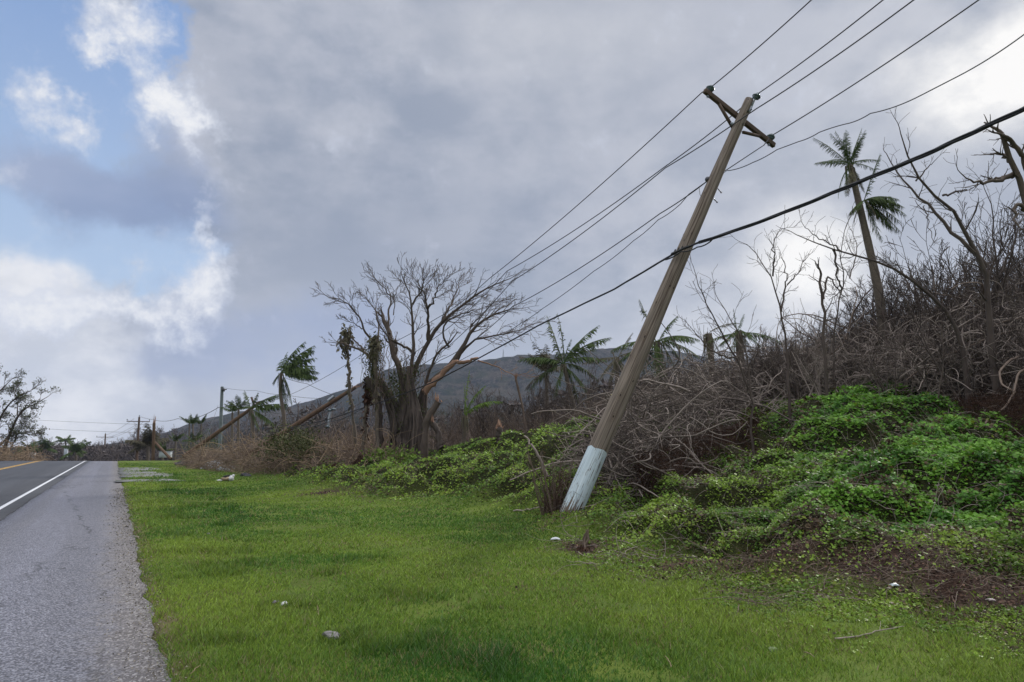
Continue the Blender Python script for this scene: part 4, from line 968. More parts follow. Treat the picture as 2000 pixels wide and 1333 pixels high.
baretree('tall bare tree with long curved branches right of the two crowned palm', [
  (L6([(1310, 1000), (1310, 830), (1290, 720), (1210, 600), (1180, 520), (1090, 400), (960, 330), (900, 230), (880, 100)], 17, 16), .10, .012, 9, .8, .45),
  (L6([(1300, 740), (1200, 640), (1110, 540), (1040, 470), (950, 380), (870, 300), (820, 200)], 17, 17.5), .06, .010, 8, .6, .35),
  (L6([(1090, 400), (1150, 385), (1205, 375)], 16.5, 16), .03, .012, 3, .4, .3),
  (L6([(1000, 450), (1020, 520), (1035, 600)], 17.2, 17), .014, .008, 1, .3, .3),
  (L6([(960, 330), (1010, 270), (1050, 240)], 16.4, 16.2), .022, .008, 4, .45, .2)], 'dark_backlit_wood', seed=4)
baretree('stout knobbly bare tree entering at the upper right edge of view', [
  (L6([(1560, 900), (1545, 600), (1500, 400), (1420, 240), (1385, 170), (1375, 110)], 14, 13.6), .13, .045, 5, .5, .6),
  (L6([(1520, 330), (1470, 190), (1410, 115), (1370, 110)], 13.8, 13.4), .07, .025, 4, .35, .4),
  (L6([(1440, 290), (1350, 335), (1260, 345), (1180, 300)], 13.9, 13.3), .055, .010, 4, .5, .4),
  (L6([(1440, 300), (1390, 320), (1300, 320)], 13.9, 14.3), .04, .012, 3, .4, .4),
  (L6([(1420, 240), (1370, 200), (1320, 200)], 13.8, 14), .035, .014, 2, .35, .5),
  (L6([(1520, 480), (1440, 440), (1435, 530)], 13.8, 13.6), .05, .02, 2, .4, .5)], 'tree_bark', seed=6)
baretree('slender forked bare tree with twig sprays left of the two crowned palm', [
  (L6([(330, 1050), (300, 930), (270, 800), (215, 710), (170, 680), (140, 630)], 18, 18), .045, .008, 9, .7, .4),
  (L6([(270, 790), (280, 700), (265, 620), (310, 560)], 18, 17.6), .026, .007, 8, .55, .2),
  (L6([(310, 960), (340, 800), (320, 710)], 18, 18.3), .03, .010, 5, .5, .3),
  (L6([(340, 830), (400, 770), (430, 700)], 18.2, 18.6), .02, .008, 5, .45, .3)], seed=8)
baretree('bare tree with a long branch arching across in front of the two crowned palm', [
  (L6([(1180, 1050), (1080, 890), (1010, 850), (850, 740), (770, 710), (680, 700), (600, 670), (520, 655), (440, 640), (380, 590)], 17.5, 16.5), .07, .010, 9, .6, .45),
  (L6([(600, 670), (560, 640), (480, 600), (410, 540)], 16.8, 16.6), .02, .007, 4, .4, .3),
  (L6([(560, 660), (580, 780), (600, 860)], 16.8, 17), .03, .015, 4, .5, .3)], seed=10)
baretree('bare sapling with upright twigs between the arching branch and the bright cloud', [
  (L6([(560, 1100), (590, 900), (640, 800), (590, 720), (590, 610), (640, 510)], 20, 20), .035, .008, 10, .8, .35),
  (L6([(640, 800), (680, 660), (650, 570)], 20, 20.4), .02, .008, 6, .6, .3)], seed=14)
baretree('bare dark tree with dense upright twigs near the right edge of the thicket', [
  (L6([(1380, 1000), (1360, 800), (1330, 640), (1340, 500), (1290, 370)], 20, 20), .06, .010, 14, 1.2, .3),
  (L6([(1360, 800), (1430, 640), (1440, 500)], 20, 21), .04, .010, 10, 1.0, .3)], 'dark_backlit_wood', seed=16)
baretree('bare bush with thin curling stems just right of the leaning pole', [
  (L6([(150, 1150), (100, 1050), (40, 960), (10, 900)], 17, 16.8), .035, .008, 9, .8, .3), 
  ([at(1462, 760, 17), at(1440, 700, 17), at(1400, 640, 17), at(1370, 570, 17), at(1352, 520, 17)], .03, .007, 10, .7, .35),
  ([at(1440, 700, 17), at(1392, 690, 16.8), at(1350, 640, 16.6)], .025, .007, 6, .6, .35)], seed=18)
baretree('broken bare stub pair with hanging dead leaves below the bright cloud', [
  (L6([(510, 1020), (512, 900), (500, 780)], 19, 19), .05, .035, 5, .5, .5), (L6([(515, 900), (530, 780), (600, 870)], 19, 19), .035, .015, 4, .5, .3)], seed=20)

# ------------------------------------------------------------------ grass
def uY(n, u0, u1, y0, y1, rg):
    u = rg.uniform(u0, u1, n); Y = np.exp(rg.uniform(math.log(y0), math.log(y1), n)); return u * Y, Y
rg = np.random.default_rng(21)
N = 520000
x, y = uY(N, -.60, .86, 3.3, 62, rg)
t = road_t(x, y); mm = mound(x, y); sm = soilmask(x, y) * sstep(y, 5, 6.5)
edge = .40 + (fbm(x, y, 2.5, 3, 41) - .5) * .5
ap = (t < 2.3 + .8 * (fbm(x, y, .5, 2, 17) - .5)) & (-x * .5 + y * .866 > 34) & (-x * .5 + y * .866 < 56); keep = (t > edge) & ~(ap & (rg.random(N) < .45 + .5 * (fbm(x, y, .8, 3, 66) > .5))) & (rg.random(N) > .75 * sstep(fbm(x, y, 1.3, 4, 59), .60, .72)) & (rg.random(N) > mm * 1.02) & (rg.random(N) > sm * .93)
x, y, t, mm = x[keep], y[keep], t[keep], mm[keep]; n = len(x)
z = H(x, y)
cl = fbm(x, y, .55, 3, 51); cl2 = fbm(x, y, 3.0, 3, 52); fr_ = fbm(x, y, .25, 2, 53)
tuft = sstep(fbm(x, y, 1.7, 3, 54), .56, .70) * (.25 + .75 * (1 - sstep(np.abs(t - 2.0), .8, 2.0)))
hgt = (.018 + .028 * tuft + .018 * sstep(cl2, .45, .75) * sstep(6.5 - y + 2 * cl, -1, 3) + .010 * rg.random(n) + .006 * sstep(cl, .5, .7)) * (1 + .022 * y) * rg.uniform(.6, 1.35, n)
wd_ = .0021 * y * rg.uniform(.6, 1.2, n)
wd_ = np.clip(wd_, .0034, .05)
az_ = rg.uniform(0, 2 * np.pi, n); lean = rg.uniform(.1, 1.7, n)
lx, ly = np.cos(az_) * lean * hgt, np.sin(az_) * lean * hgt
wa = rg.uniform(-.7, .7, n); wx, wy = np.cos(wa) * wd_ * .5, np.sin(wa) * wd_ * .5
V = np.empty((n, 3, 3)); V[:, 0] = np.stack([x - wx, y - wy, z - .01], -1); V[:, 1] = np.stack([x + wx, y + wy, z - .01], -1); V[:, 2] = np.stack([x + lx, y + ly, z + hgt], -1)
def lerp3(a, b, f): return np.array(a)[None] * (1 - f[:, None]) + np.array(b)[None] * f[:, None]
colr = lerp3((.050, .135, .018), (.215, .298, .044), np.clip(sstep(fr_, .34, .66) * .45 + sstep(cl, .38, .62) * .35 + rg.random(n) * .55 - .12 - .38 * sstep(t, 1.0, 2.2) * (1 - sstep(t, 2.2, 4)) , 0, 1))
dryf = np.clip((.22 - np.abs(t - .55)) * 3, 0, 1) * .35 * sstep(fbm(x, y, .9, 2, 57), .4, .6) + .12 * sstep(fbm(x, y, 1.7, 3, 58), .52, .7) + .03
colr = colr * (1 - .22 * tuft[:, None]) * rg.uniform(.5, 1.4, (n, 1)); isdry = rg.random(n) < dryf
colr[isdry] = lerp3((.12, .10, .045), (.28, .24, .12), rg.random(n))[isdry]
me = npmesh('grass', V.reshape(-1, 3), [np.arange(n * 3).reshape(n, 3)], M['grass'], smooth=False, tint=colr)
tag(bpy.data.objects.new('grass', me), 'short green mown grass covering the road verge', 'grass', kind='stuff'); COL.objects.link(bpy.data.objects['grass'])

# ------------------------------------------------------------------ creeping vines on the mound
def leaf_quads(x, y, z, size, rg, tilt=.6):
    n = len(x); nrm = np.stack([rg.normal(0, tilt, n), rg.normal(-.25, tilt, n), np.ones(n)], -1); nrm /= np.linalg.norm(nrm, axis=1, keepdims=True)
    a = np.cross(nrm, rg.normal(0, 1, (n, 3))); a /= np.linalg.norm(a, axis=1, keepdims=True) + 1e-9; b = np.cross(nrm, a)
    c = np.stack([x, y, z], -1); s_ = size[:, None]
    V = np.stack([c - a * s_ * .5, c - a * s_ * .05 + b * s_ * .40, c + a * s_ * .6 - nrm * s_ * .12, c - a * s_ * .05 - b * s_ * .40], 1)
    return V.reshape(-1, 3), np.arange(n * 4).reshape(n, 4)
N = 640000
x, y = uY(N, -.42, .86, 5.4, 34, rg); mm = mound(x, y); sm = soilmask(x, y)
fringe = np.exp(-((y / bound(x / y) - .93) / .09) ** 2) * .75 * sstep(x / y, -.05, .1)
den = np.maximum(mm, fringe * (fbm(x, y, 1.1, 3, 61) > .42)) * (1 - .9 * sstep(sm, .35, .8))
px_ = 1000 + 1348 * x / y
back = np.interp(px_, [500, 700, 1000, 1180, 1400, 1500, 1750, 1850, 2000, 2200], [33, 33, 27, 25, 22.5, 23, 22, 20, 17.5, 16])
den = den * (1 - sstep(y, back * .97, back * 1.06))
gap = fbm(x, y, 1.5, 3, 62)
den = den * (1 - .6 * sstep(gap, .55, .68))
keep = rg.random(N) < den; x, y, px_, gap = x[keep], y[keep], px_[keep], gap[keep]; n = len(x); z = H(x, y)
big = sstep(px_ + (fbm(x, y, .4, 3, 63) - .5) * 500, 1350, 1750) * sstep(y, 8, 9.5)
size = (.018 + .0026 * y) * (1 + .5 * big) * (.40 + 1.0 * rg.random(n) ** 2)
zz = z + rg.random(n) ** 1.5 * (.05 + .13 * fbm(x, y, 3.5, 2, 64)) * sstep(y / bound(x / y), .9, 1.2) + .012
V, Q = leaf_quads(x, y, zz, size, rg)
cf = np.clip(sstep(fbm(x, y, 1.6, 3, 65), .33, .67) * .7 + rg.random(n) * .4 - .05, 0, 1)
g1 = lerp3((.068, .145, .014), (.215, .325, .034), cf); g2 = lerp3((.045, .140, .015), (.160, .330, .036), cf); yl = lerp3((.130, .180, .020), (.220, .275, .032), cf)
colr = (g1 * (1 - big[:, None]) + g2 * big[:, None]) * rg.uniform(.7, 1.3, (n, 1))
near = sstep(bound(x / y) * 1.25 - y, -.5, .8)
m_ = rg.random(n) < .04 + .22 * near * (1 - .7 * big); colr[m_] = yl[m_]
br_ = rg.random(n) < .05 + .50 * sstep(gap, .52, .64) + .08 * near; colr[br_] = lerp3((.035, .024, .012), (.11, .075, .035), rg.random(n))[br_]
me = npmesh('ground_cover', V, [Q], M['leaf'], smooth=False, tint=colr)
o = bpy.data.objects.new('ground_cover', me); COL.objects.link(o); tag(o, 'leafy green vines creeping over the mound behind the lawn', 'vines', kind='stuff')
# dry litter on the bare patches
N = 60000; x, y = uY(N, -.35, .86, 6, 22, rg); sm = soilmask(x, y); keep = rg.random(N) < sstep(sm, .25, .8) * .9; x, y = x[keep], y[keep]; n = len(x)
V, Q = leaf_quads(x, y, H(x, y) + rg.random(n) * .03, (.018 + .0022 * y) * rg.uniform(.5, 1.3, n), rg, .5)
me = npmesh('leaf_litter', V, [Q], M['litter'], smooth=False, tint=lerp3((.022, .013, .009), (.16, .095, .065), rg.random(n) ** 2.2)); o = bpy.data.objects.new('leaf_litter', me); COL.objects.link(o)
tag(o, 'dry brown leaves scattered on the scraped bare soil', 'leaf litter', kind='stuff')

# grit and shed bits along the ragged pavement edge
rq = np.random.default_rng(55); N = 4500; s_ = np.exp(rq.uniform(math.log(2.5), math.log(30), N)); tq = .43 + rq.normal(0, .09, N) - .35 * rq.random(N) ** 3; x = s_ * RD[0] + tq * RN[0]; y = s_ * RD[1] + tq * RN[1]; n = len(x)
V, Q = leaf_quads(x, y, np.where(tq < .46, base_z(y) + .006, H(x, y) + .02) + rq.random(n) * .008, (.006 + .0013 * y) * rq.uniform(.4, 1.5, n), rq, .4)
me = npmesh('grit', V, [Q], M['litter'], smooth=False, tint=lerp3((.030, .026, .022), (.26, .23, .18), rq.random(n) ** 1.8)); o = bpy.data.objects.new('grit', me); COL.objects.link(o); tag(o, 'grit and dry bits strewn along the ragged pavement edge', 'grit', kind='stuff')
# ------------------------------------------------------------------ tangles of stems
def tangle(name, label, n, sampler, L, r, material, rg, K=12, curl=.55, sides=4, up=.0, flat_=.6, cat='brush', floor=True, extra=None):
    P0_ = sampler(n, rg); d = rg.normal(0, 1, (n, 3)); d[:, 2] = d[:, 2] * flat_ + up; d /= np.linalg.norm(d, axis=1, keepdims=True)
    ax = rg.normal(0, 1, (n, 3)); ax /= np.linalg.norm(ax, axis=1, keepdims=True); w_ = rg.normal(0, curl, n)
    Ls = rg.uniform(L[0], L[1], n) / (K - 1); P = np.empty((n, K, 3)); P[:, 0] = P0_
    for k in range(1, K):
        c_, s_ = np.cos(w_)[:, None], np.sin(w_)[:, None]
        d = d * c_ + np.cross(ax, d) * s_ + ax * (ax * d).sum(1, keepdims=True) * (1 - c_) + rg.normal(0, .10, (n, 3))
        d[:, 2] -= .05; d /= np.linalg.norm(d, axis=1, keepdims=True); P[:, k] = P[:, k - 1] + d * Ls[:, None]
        w_ = w_ * .9 + rg.normal(0, curl * .25, n)
    if floor:
        g = H(P[..., 0].ravel(), P[..., 1].ravel()).reshape(n, K); P[..., 2] = np.maximum(P[..., 2], g + .01)
    Rr = (r[0] + (r[1] - r[0]) * rg.random(n) ** 1.6)[:, None] * np.linspace(1, .45, K)[None]
    mb = MB(); mb.batch(P, Rr, sides)
    if extra: extra(mb)
    o = mb.build(name, M[material], origin=(0, 0, 0)); return tag(o, label, cat, kind='stuff')
def region(pxs, y0s, y1s, tops, pw=1.3, lo=0.):
    """a volume over the ground: front and back distance and top height vary along the bank"""
    p0, p1 = pxs[0], pxs[-1]
    def f(n, rg):
        out = np.empty((0, 3))
        while len(out) < n:
            px = rg.uniform(p0, p1, n); a = np.interp(px, pxs, y0s); b = np.interp(px, pxs, y1s); fr = rg.random(n); Y = a + (b - a) * fr
            x = (px - 1000) / 1348 * Y; g = H(x, Y); top = CAMZ + (870 - np.interp(px, pxs, tops)) / 1348 * Y
            top = g + (top - g) * np.clip(.45 + .55 * sstep(fr, 0, .35), 0, 1) * (.75 + .5 * fbm(x, Y, .6, 3, 71))
            z = g + np.clip(top - g, .1, None) * (lo + (1 - lo) * rg.random(n) ** pw)
            out = np.vstack([out, np.stack([x, Y, z], -1)])
        return out[:n]
    return f
RT = region([1420, 1500, 1600, 1700, 1800, 1900, 2000, 2200], [21, 21, 20.8, 20.6, 19.8, 18.4, 16.4, 15], [27, 28, 28, 28, 28, 27, 26, 25], [735, 700, 672, 645, 610, 575, 550, 530])
LP = region([1140, 1200, 1260, 1330, 1400, 1440], [16.0, 13.8, 13.6, 14.4, 17.0, 19.5], [20, 20, 22, 23, 23, 23], [850, 800, 730, 705, 710, 730])
rg = np.random.default_rng(31)
tangle('bramble_tangle', 'wall of tangled bare grey brown stems on top of the mound', 3300, RT, (.8, 2.9), (.006, .022), 'vine_stem', rg, curl=.28, K=16, sides=5)
tangle('bramble_tangle', 'fine dark twiggy mass filling the thicket on the mound', 12000, RT, (.5, 1.6), (.004, .009), 'dark_backlit_wood', rg, K=7, curl=.35, sides=3)
tangle('bramble_tangle', 'thick fallen branches lying through the thicket on the mound', 150, RT, (1.5, 4.5), (.02, .045), 'dead_wood', rg, K=16, curl=.16, sides=7, flat_=.4)
tangle('bramble_tangle', 'pale curling stems heaped just right of the leaning pole', 1250, LP, (.5, 1.8), (.006, .020), 'vine_stem', rg, curl=.30, K=14, sides=5)
tangle('bramble_tangle', 'dark fine twigs under the pale stems beside the leaning pole', 4200, LP, (.3, 1.0), (.004, .008), 'dark_backlit_wood', rg, K=7, curl=.35, sides=3)
tangle('bramble_tangle', 'larger dead branches jutting from the heap beside the leaning pole', 90, LP, (1.0, 3.0), (.016, .038), 'vine_stem', rg, K=12, curl=.14, sides=6)
RC = region([1480, 1600, 1700, 1800, 1900, 2000, 2200], [20.6, 20.2, 19.9, 18.8, 17.6, 16.8, 16.4], [22.5, 22, 22, 21, 20, 19, 18.5], [725, 700, 680, 655, 620, 600, 590], pw=.9, lo=.12)
tangle('bramble_tangle', 'pale looping stems hanging over the front of the thicket', 1500, RC, (.5, 1.9), (.006, .021), 'vine_stem', rg, curl=.36, K=14, sides=5)
tangle('bramble_tangle', 'thicker curved boughs crossing the front of the thicket', 90, RT, (1.4, 4.0), (.018, .040), 'dead_wood', rg, curl=.16, K=18, sides=7, flat_=.45)
RF = region([1240, 1300, 1380, 1450, 1500], [13.6, 13.6, 15.5, 17.2, 18.2], [15, 16, 17.5, 19, 20], [890, 865, 835, 830, 850], pw=1.0)
tangle('dead_fern', 'red brown dead fern matting low beside the heap of stems', 5000, RF, (.12, .5), (.003, .007), 'rust_fern', rg, K=5, curl=.3, sides=3)
RD_ = region([1850, 1900, 1950, 2050, 2200], [17.4, 16.4, 14.6, 13.4, 12.5], [20, 19, 17, 16, 16], [790, 780, 770, 760, 760], pw=1.0)
tangle('dead_fern', 'red brown dead fern below the thicket at the edge of view', 4500, RD_, (.15, .6), (.003, .008), 'rust_fern', rg, K=5, curl=.3, sides=3)
LB = region([365, 420, 470, 520, 560, 620, 700, 780], [48, 42, 38, 34.5, 33, 30, 29, 28], [58, 56, 52, 48, 46, 42, 38, 36], [888, 880, 868, 862, 866, 872, 872, 874], pw=1.1)
tangle('dry_brush', 'straw coloured arching dry branches piled at the far edge of the lawn', 1500, LB, (.8, 2.2), (.010, .026), 'straw', rg, curl=.25, up=.15)
tangle('dry_brush', 'fine brown twigs packed under the straw coloured brush', 6000, LB, (.4, 1.1), (.009, .017), 'dead_wood', rg, K=6, curl=.3, sides=3)
MB_ = region([560, 700, 850, 1000, 1100, 1200, 1320], [36, 35, 33, 30, 28, 27, 26], [60, 58, 54, 50, 45, 42, 40], [862, 856, 858, 856, 835, 800, 765], pw=1.0)
tangle('dry_brush', 'grey brown leafless undergrowth behind the mound and the bare tree', 5200, MB_, (.6, 1.8), (.009, .020), 'dead_wood', rg, K=8, curl=.15, sides=3, up=.8)
tangle('dry_brush', 'dark fine undergrowth behind the mound', 6000, MB_, (.4, 1.2), (.008, .014), 'dark_backlit_wood', rg, K=6, curl=.2, sides=3, up=.8)
ML = region([-120, 0, 60, 85], [78, 80, 84, 88], [105, 105, 100, 95], [860, 862, 878, 890], pw=1.0)
tangle('dry_brush', 'dry brush heaped beside the road under the shaggy tree', 1200, ML, (.8, 3.0), (.02, .045), 'straw', rg, curl=.2, up=.4)
# roots and stems creeping out over the bare patches and the vines
def on_ground(pxr, Yr):
    def f(n, rg):
        px = rg.uniform(*pxr, n); Y = rg.uniform(*Yr, n); x = (px - 1000) / 1348 * Y; return np.stack([x, Y, H(x, Y) + .02 + .05 * rg.random(n)], -1)
    return f
tangle('creeping_stems', 'thin brown runners lying on the scraped bare patch', 700, on_ground((1420, 2060), (7.0, 9.3)), (.1, .6), (.002, .005), 'dead_wood', rg, K=8, curl=.3, flat_=.25)
tangle('creeping_stems', 'thin stems straggling through the vines on the mound', 1500, on_ground((1120, 2050), (9.3, 19)), (.2, .9), (.003, .006), 'vine_stem', rg, K=8, curl=.25, flat_=.5)

# ------------------------------------------------------------------ countable bare shrubs and saplings
rs = np.random.default_rng(41)
def shrub_mesh(kind, seed):
    r_ = np.random.default_rng(seed); mb = MB()
    if kind == 'upright':
        for k in range(r_.integers(3, 6)): grow(mb, r_.normal(0, .12, 3) * (1, 1, 0), (r_.normal(0, .28), r_.normal(0, .28), 1), 2.3 * r_.uniform(.7, 1.1), .030, 0, 3, r_, kids=(4, 6), wob_=.25, up=.06, shrink=(.35, .6), spread=(20, 50), sides=(6, 4, 3, 3), rmin=.004)
    elif kind == 'twiggy':
        for k in range(2): grow(mb, r_.normal(0, .1, 3) * (1, 1, 0), (r_.normal(0, .2), r_.normal(0, .2), 1), 2.6 * r_.uniform(.8, 1.1), .028, 0, 2, r_, kids=(10, 14), wob_=.18, up=.08, shrink=(.18, .38), spread=(30, 60), sides=(6, 4, 3, 3), rmin=.005, start=.2)
    else:
        for k in range(5): grow(mb, r_.normal(0, .2, 3) * (1, 1, 0), (r_.normal(0, .7), r_.normal(0, .7), 1), 2.6 * r_.uniform(.6, 1.1), .024, 0, 2, r_, kids=(3, 5), wob_=.35, up=-.10, shrink=(.3, .6), spread=(20, 60), sides=(6, 4, 3), rmin=.004, K=9)
    return mb
def shrubs(name, label, group, kinds, material, spots, cat='shrub'):
    srcs = []
    for i, (kd, sd_) in enumerate(kinds):
        srcs.append(shrub_mesh(kd, sd_).mesh(name, M[material]))
    for i, (x, y, s_) in enumerate(spots):
        o = bpy.data.objects.new(name, srcs[i % len(srcs)]); COL.objects.link(o)
        o.location = (x, y, h1(x, y) - .12); o.rotation_euler = (rs.normal(0, .1), rs.normal(0, .1), rs.uniform(0, 6.28)); o.scale = (s_ * rs.uniform(.8, 1.15), s_ * rs.uniform(.8, 1.15), s_)
        tag(o, label, cat, group)
def spots(n, pxs, Ys0, Ys1, s0, s1):
    o = []
    for i in range(n):
        px = pxs[0] + (pxs[-1] - pxs[0]) * (i + rs.random()) / n; a = np.interp(px, pxs, Ys0); b = np.interp(px, pxs, Ys1); Y = rs.uniform(a, b); k = np.interp(px, pxs, s1) if hasattr(s1, '__len__') else s1
        o.append(((px - 1000) / 1348 * Y, Y, rs.uniform(s0, k)))
    return o
shrubs('bare_shrub', 'bare storm stripped upright shrub standing in the thicket on the mound', 'bare shrubs in the thicket on the mound', [('upright', 1), ('upright', 2), ('upright', 3), ('twiggy', 4), ('twiggy', 5)], 'dark_backlit_wood', spots(120, [1430, 1560, 1700, 1800, 2150], [20.5, 20, 19.5, 17.5, 14.5], [30, 30, 30, 30, 28], .6, [.75, .9, 1.15, 1.4, 1.45]))
shrubs('tall_bare_shrub', 'tall dark many twigged bare shrub rising against the sky at the thicket right end', 'tall shrubs at the right end of the thicket', [('twiggy', 6), ('upright', 7), ('twiggy', 8), ('upright', 9)], 'dark_backlit_wood', spots(38, [1720, 1850, 2000, 2200], [22, 21, 19.5, 18], [28, 28, 27, 26], 1.3, [1.5, 2.0, 2.35, 2.4]))
shrubs('bare_sapling', 'thin bare trunk between the large bare tree and the ragged palm', 'thin bare trunks between the bare tree and the palm', [('upright', 41), ('twiggy', 42), ('upright', 43)], 'dark_backlit_wood', spots(11, [850, 1030, 1200], [33, 31, 28], [39, 37, 34], .8, 1.35), 'sapling')
shrubs('arching_shrub', 'bare shrub with arching pale stems in the tangle right of the leaning pole', 'arching shrubs right of the leaning pole', [('arch', 11), ('arch', 12), ('upright', 13)], 'vine_stem', spots(24, [1180, 1300, 1420, 1900], [15, 15, 19, 19], [22, 24, 25, 24], .5, [.7, .9, .9, .9]))
shrubs('bare_sapling', 'leafless grey sapling standing behind the mound', 'leafless saplings behind the mound', [('twiggy', 21), ('upright', 22), ('twiggy', 23), ('upright', 24)], 'dead_wood', spots(84, [590, 800, 1000, 1200, 1420], [34, 32, 30, 28, 25], [64, 60, 55, 45, 36], .4, [.8, .8, .7, .85, 1.0]), 'sapling')
shrubs('dry_shrub', 'dry straw brown shrub in the brush at the far edge of the lawn', 'dry shrubs at the far edge of the lawn', [('arch', 31), ('arch', 32), ('twiggy', 33)], 'straw', spots(30, [390, 480, 560, 700], [48, 40, 36, 32], [62, 56, 50, 44], .35, [.4, .6, .7, .6]))

# ------------------------------------------------------------------ far woods
def tiny_tree(seed, h, tuft):
    r_ = np.random.default_rng(seed); mb = MB(); grow(mb, (0, 0, 0), (r_.normal(0, .06), r_.normal(0, .06), 1), h, h * .018, 0, 2, r_, kids=(5, 7), wob_=.2, up=.1, shrink=(.25, .5), spread=(20, 60), sides=(4, 3, 3), rmin=h * .0045, K=5, start=.3); mb.flush()
    if tuft: leafclump(mb, [(0, 0, h * .92), (r_.normal(0, h * .1), 0, h * .75)], (h * .07, h * .07, h * .05), 60, h * .11, r_)
    return np.concatenate(mb.V), np.concatenate(mb.Fq)
def wood(name, label, pts, sizes, seed, material='far_wood', tufts=.3):
    r_ = np.random.default_rng(seed); T_ = [tiny_tree(seed * 10 + i, 1.0, i < 6 * tufts) for i in range(6)]; Vs = []; Qs = []; n0 = 0
    for p, s_ in zip(pts, sizes):
        V0, Q0 = T_[r_.integers(0, 6)]; a_ = r_.uniform(0, 6.28); c_, s2 = math.cos(a_), math.sin(a_); V1 = V0 * s_ * np.array([r_.uniform(.9, 1.6)] * 2 + [1.])
        V1 = np.stack([V1[:, 0] * c_ - V1[:, 1] * s2 + p[0], V1[:, 0] * s2 + V1[:, 1] * c_ + p[1], V1[:, 2] + p[2]], -1); Vs.append(V1); Qs.append(Q0 + n0); n0 += len(V1)
    me = npmesh(name, np.concatenate(Vs), [np.concatenate(Qs)], M[material]); o = bpy.data.objects.new(name, me); COL.objects.link(o); return tag(o, label, 'woodland', kind='stuff')
def scatter(n, pr, Yr, seed):
    r_ = np.random.default_rng(seed); px = r_.uniform(*pr, n); Y = r_.uniform(*Yr, n); x = (px - 1000) / 1348 * Y; k = (road_t(x, Y) > 14) | (road_t(x, Y) < -16) | (Y > 170); x, Y = x[k], Y[k]; return np.stack([x, Y, H(x, Y, False) - .3], -1)
p = scatter(420, (60, 340), (150, 300), 1); wood('far_wood', 'low dark belt of bare trees beyond the road crest', p, np.random.default_rng(1).uniform(5.5, 9.0, len(p)), 1, tufts=.6)
p = scatter(420, (300, 700), (75, 190), 2); wood('far_wood', 'bare grey wood between the fallen poles and the hill', p, np.random.default_rng(2).uniform(3.5, 7.0, len(p)), 2)
p = scatter(520, (640, 1450), (62, 190), 3); wood('far_wood', 'bare grey wood between the mound and the hill', p, np.random.default_rng(3).uniform(3.0, 6.5, len(p)), 3)
def hill_pts(o, n, seed, vr=(0, 1), ur=(0, 1)):
    co = np.empty(len(o.data.vertices) * 3); o.data.vertices.foreach_get('co', co); co = co.reshape(-1, 3); r_ = np.random.default_rng(seed)
    nv = 70; i = (r_.uniform(*ur, n) * 419).astype(int) * nv + (r_.uniform(*vr, n) * 49).astype(int); px = 1000 + 1348 * co[i, 0] / co[i, 1]; return co[i][(px > 250) & (px < 1560)]
p = hill_pts(bpy.data.objects['foothills'], 2600, 4); wood('far_wood', 'bare brown woodland covering the low slopes', p, np.random.default_rng(4).uniform(5, 10, len(p)), 4)

# shaggy tree by the road, far left
lt = empty('shaggy_tree', at(20, 893, 98), 'half bare shaggy leaved tree leaning over the road side brush', 'tree'); r_ = np.random.default_rng(9); col_ = []
mb = MB()
for pts, r0, r1 in (([(5, 900), (10, 868), (40, 800), (66, 792), (92, 776)], .26, .04), ([(-20, 900), (-10, 840), (8, 800), (30, 775), (62, 762)], .24, .04), ([(-30, 900), (-30, 820), (-10, 770), (20, 745)], .3, .05), ([(10, 890), (25, 870), (35, 845), (52, 820)], .12, .03), ([(-60, 900), (-60, 820), (-40, 760), (-20, 735)], .3, .06), ([(-10, 880), (20, 850), (50, 845), (66, 852)], .12, .03), ([(34, 812), (34, 780), (28, 765)], .08, .03)):
    n_ = len(pts); limb(mb, [at(x, y, 98 + (k - 1) * r_.normal(0, .8)) for k, (x, y) in enumerate(pts)], r0, r1, r_, twigs=11, tl=1.7, lv=2, start=.25, kids=(3, 5), bias=(.12, 0, .03), rmin=.02, tr=.5, collect=col_, n=12)
mb.build('branches', M['dark_backlit_wood'], lt)
mb = MB(); cc = [c_[0] for c_ in col_ if r_.random() < .8]; leafclump(mb, cc, (.22, .22, .10), 3600, .30, r_); mb.build('foliage', M['moss'], lt)

# ------------------------------------------------------------------ low green shrubs among the brush
def green_bush(label, px, py, Y, s_, material, n=1600, seed=1):
    r_ = np.random.default_rng(seed); b = at(px, py, Y); b.z = h1(b.x, b.y); mb = MB(); cl_ = []
    for k in range(14): grow(mb, (b.x + r_.normal(0, .2), b.y + r_.normal(0, .2), b.z), (r_.normal(0, .6), r_.normal(0, .6), 1), s_ * r_.uniform(.6, 1), .014, 0, 1, r_, kids=(3, 5), collect=cl_, up=-.02, rmin=.006)
    o = empty('leafy_bush', b, label, 'bush'); mb.build('stems', M['straw'], o); m2 = MB(); leafclump(m2, [c_[0] for c_ in cl_], (.16 * s_, .16 * s_, .12 * s_), n, .15, r_); m2.build('foliage', M[material], o)
green_bush('grey green feathery bush against the base of the long fallen pole', 565, 905, 36, 1.9, 'moss', 2600, 1)
green_bush('grey green low bush in the straw brush beside the long fallen pole', 600, 915, 34, 1.5, 'moss', 2000, 2)
green_bush('dark green leafy bush behind the grey concrete post', 405, 878, 72, 2.6, 'palm_green', 1500, 3)
green_bush('small fresh green plant under the bare tree', 745, 898, 29, .8, 'palm_bright', 700, 4)
green_bush('broad leaved green plant at the foot of the bare tree', 785, 905, 28.5, .8, 'palm_bright', 600, 5)

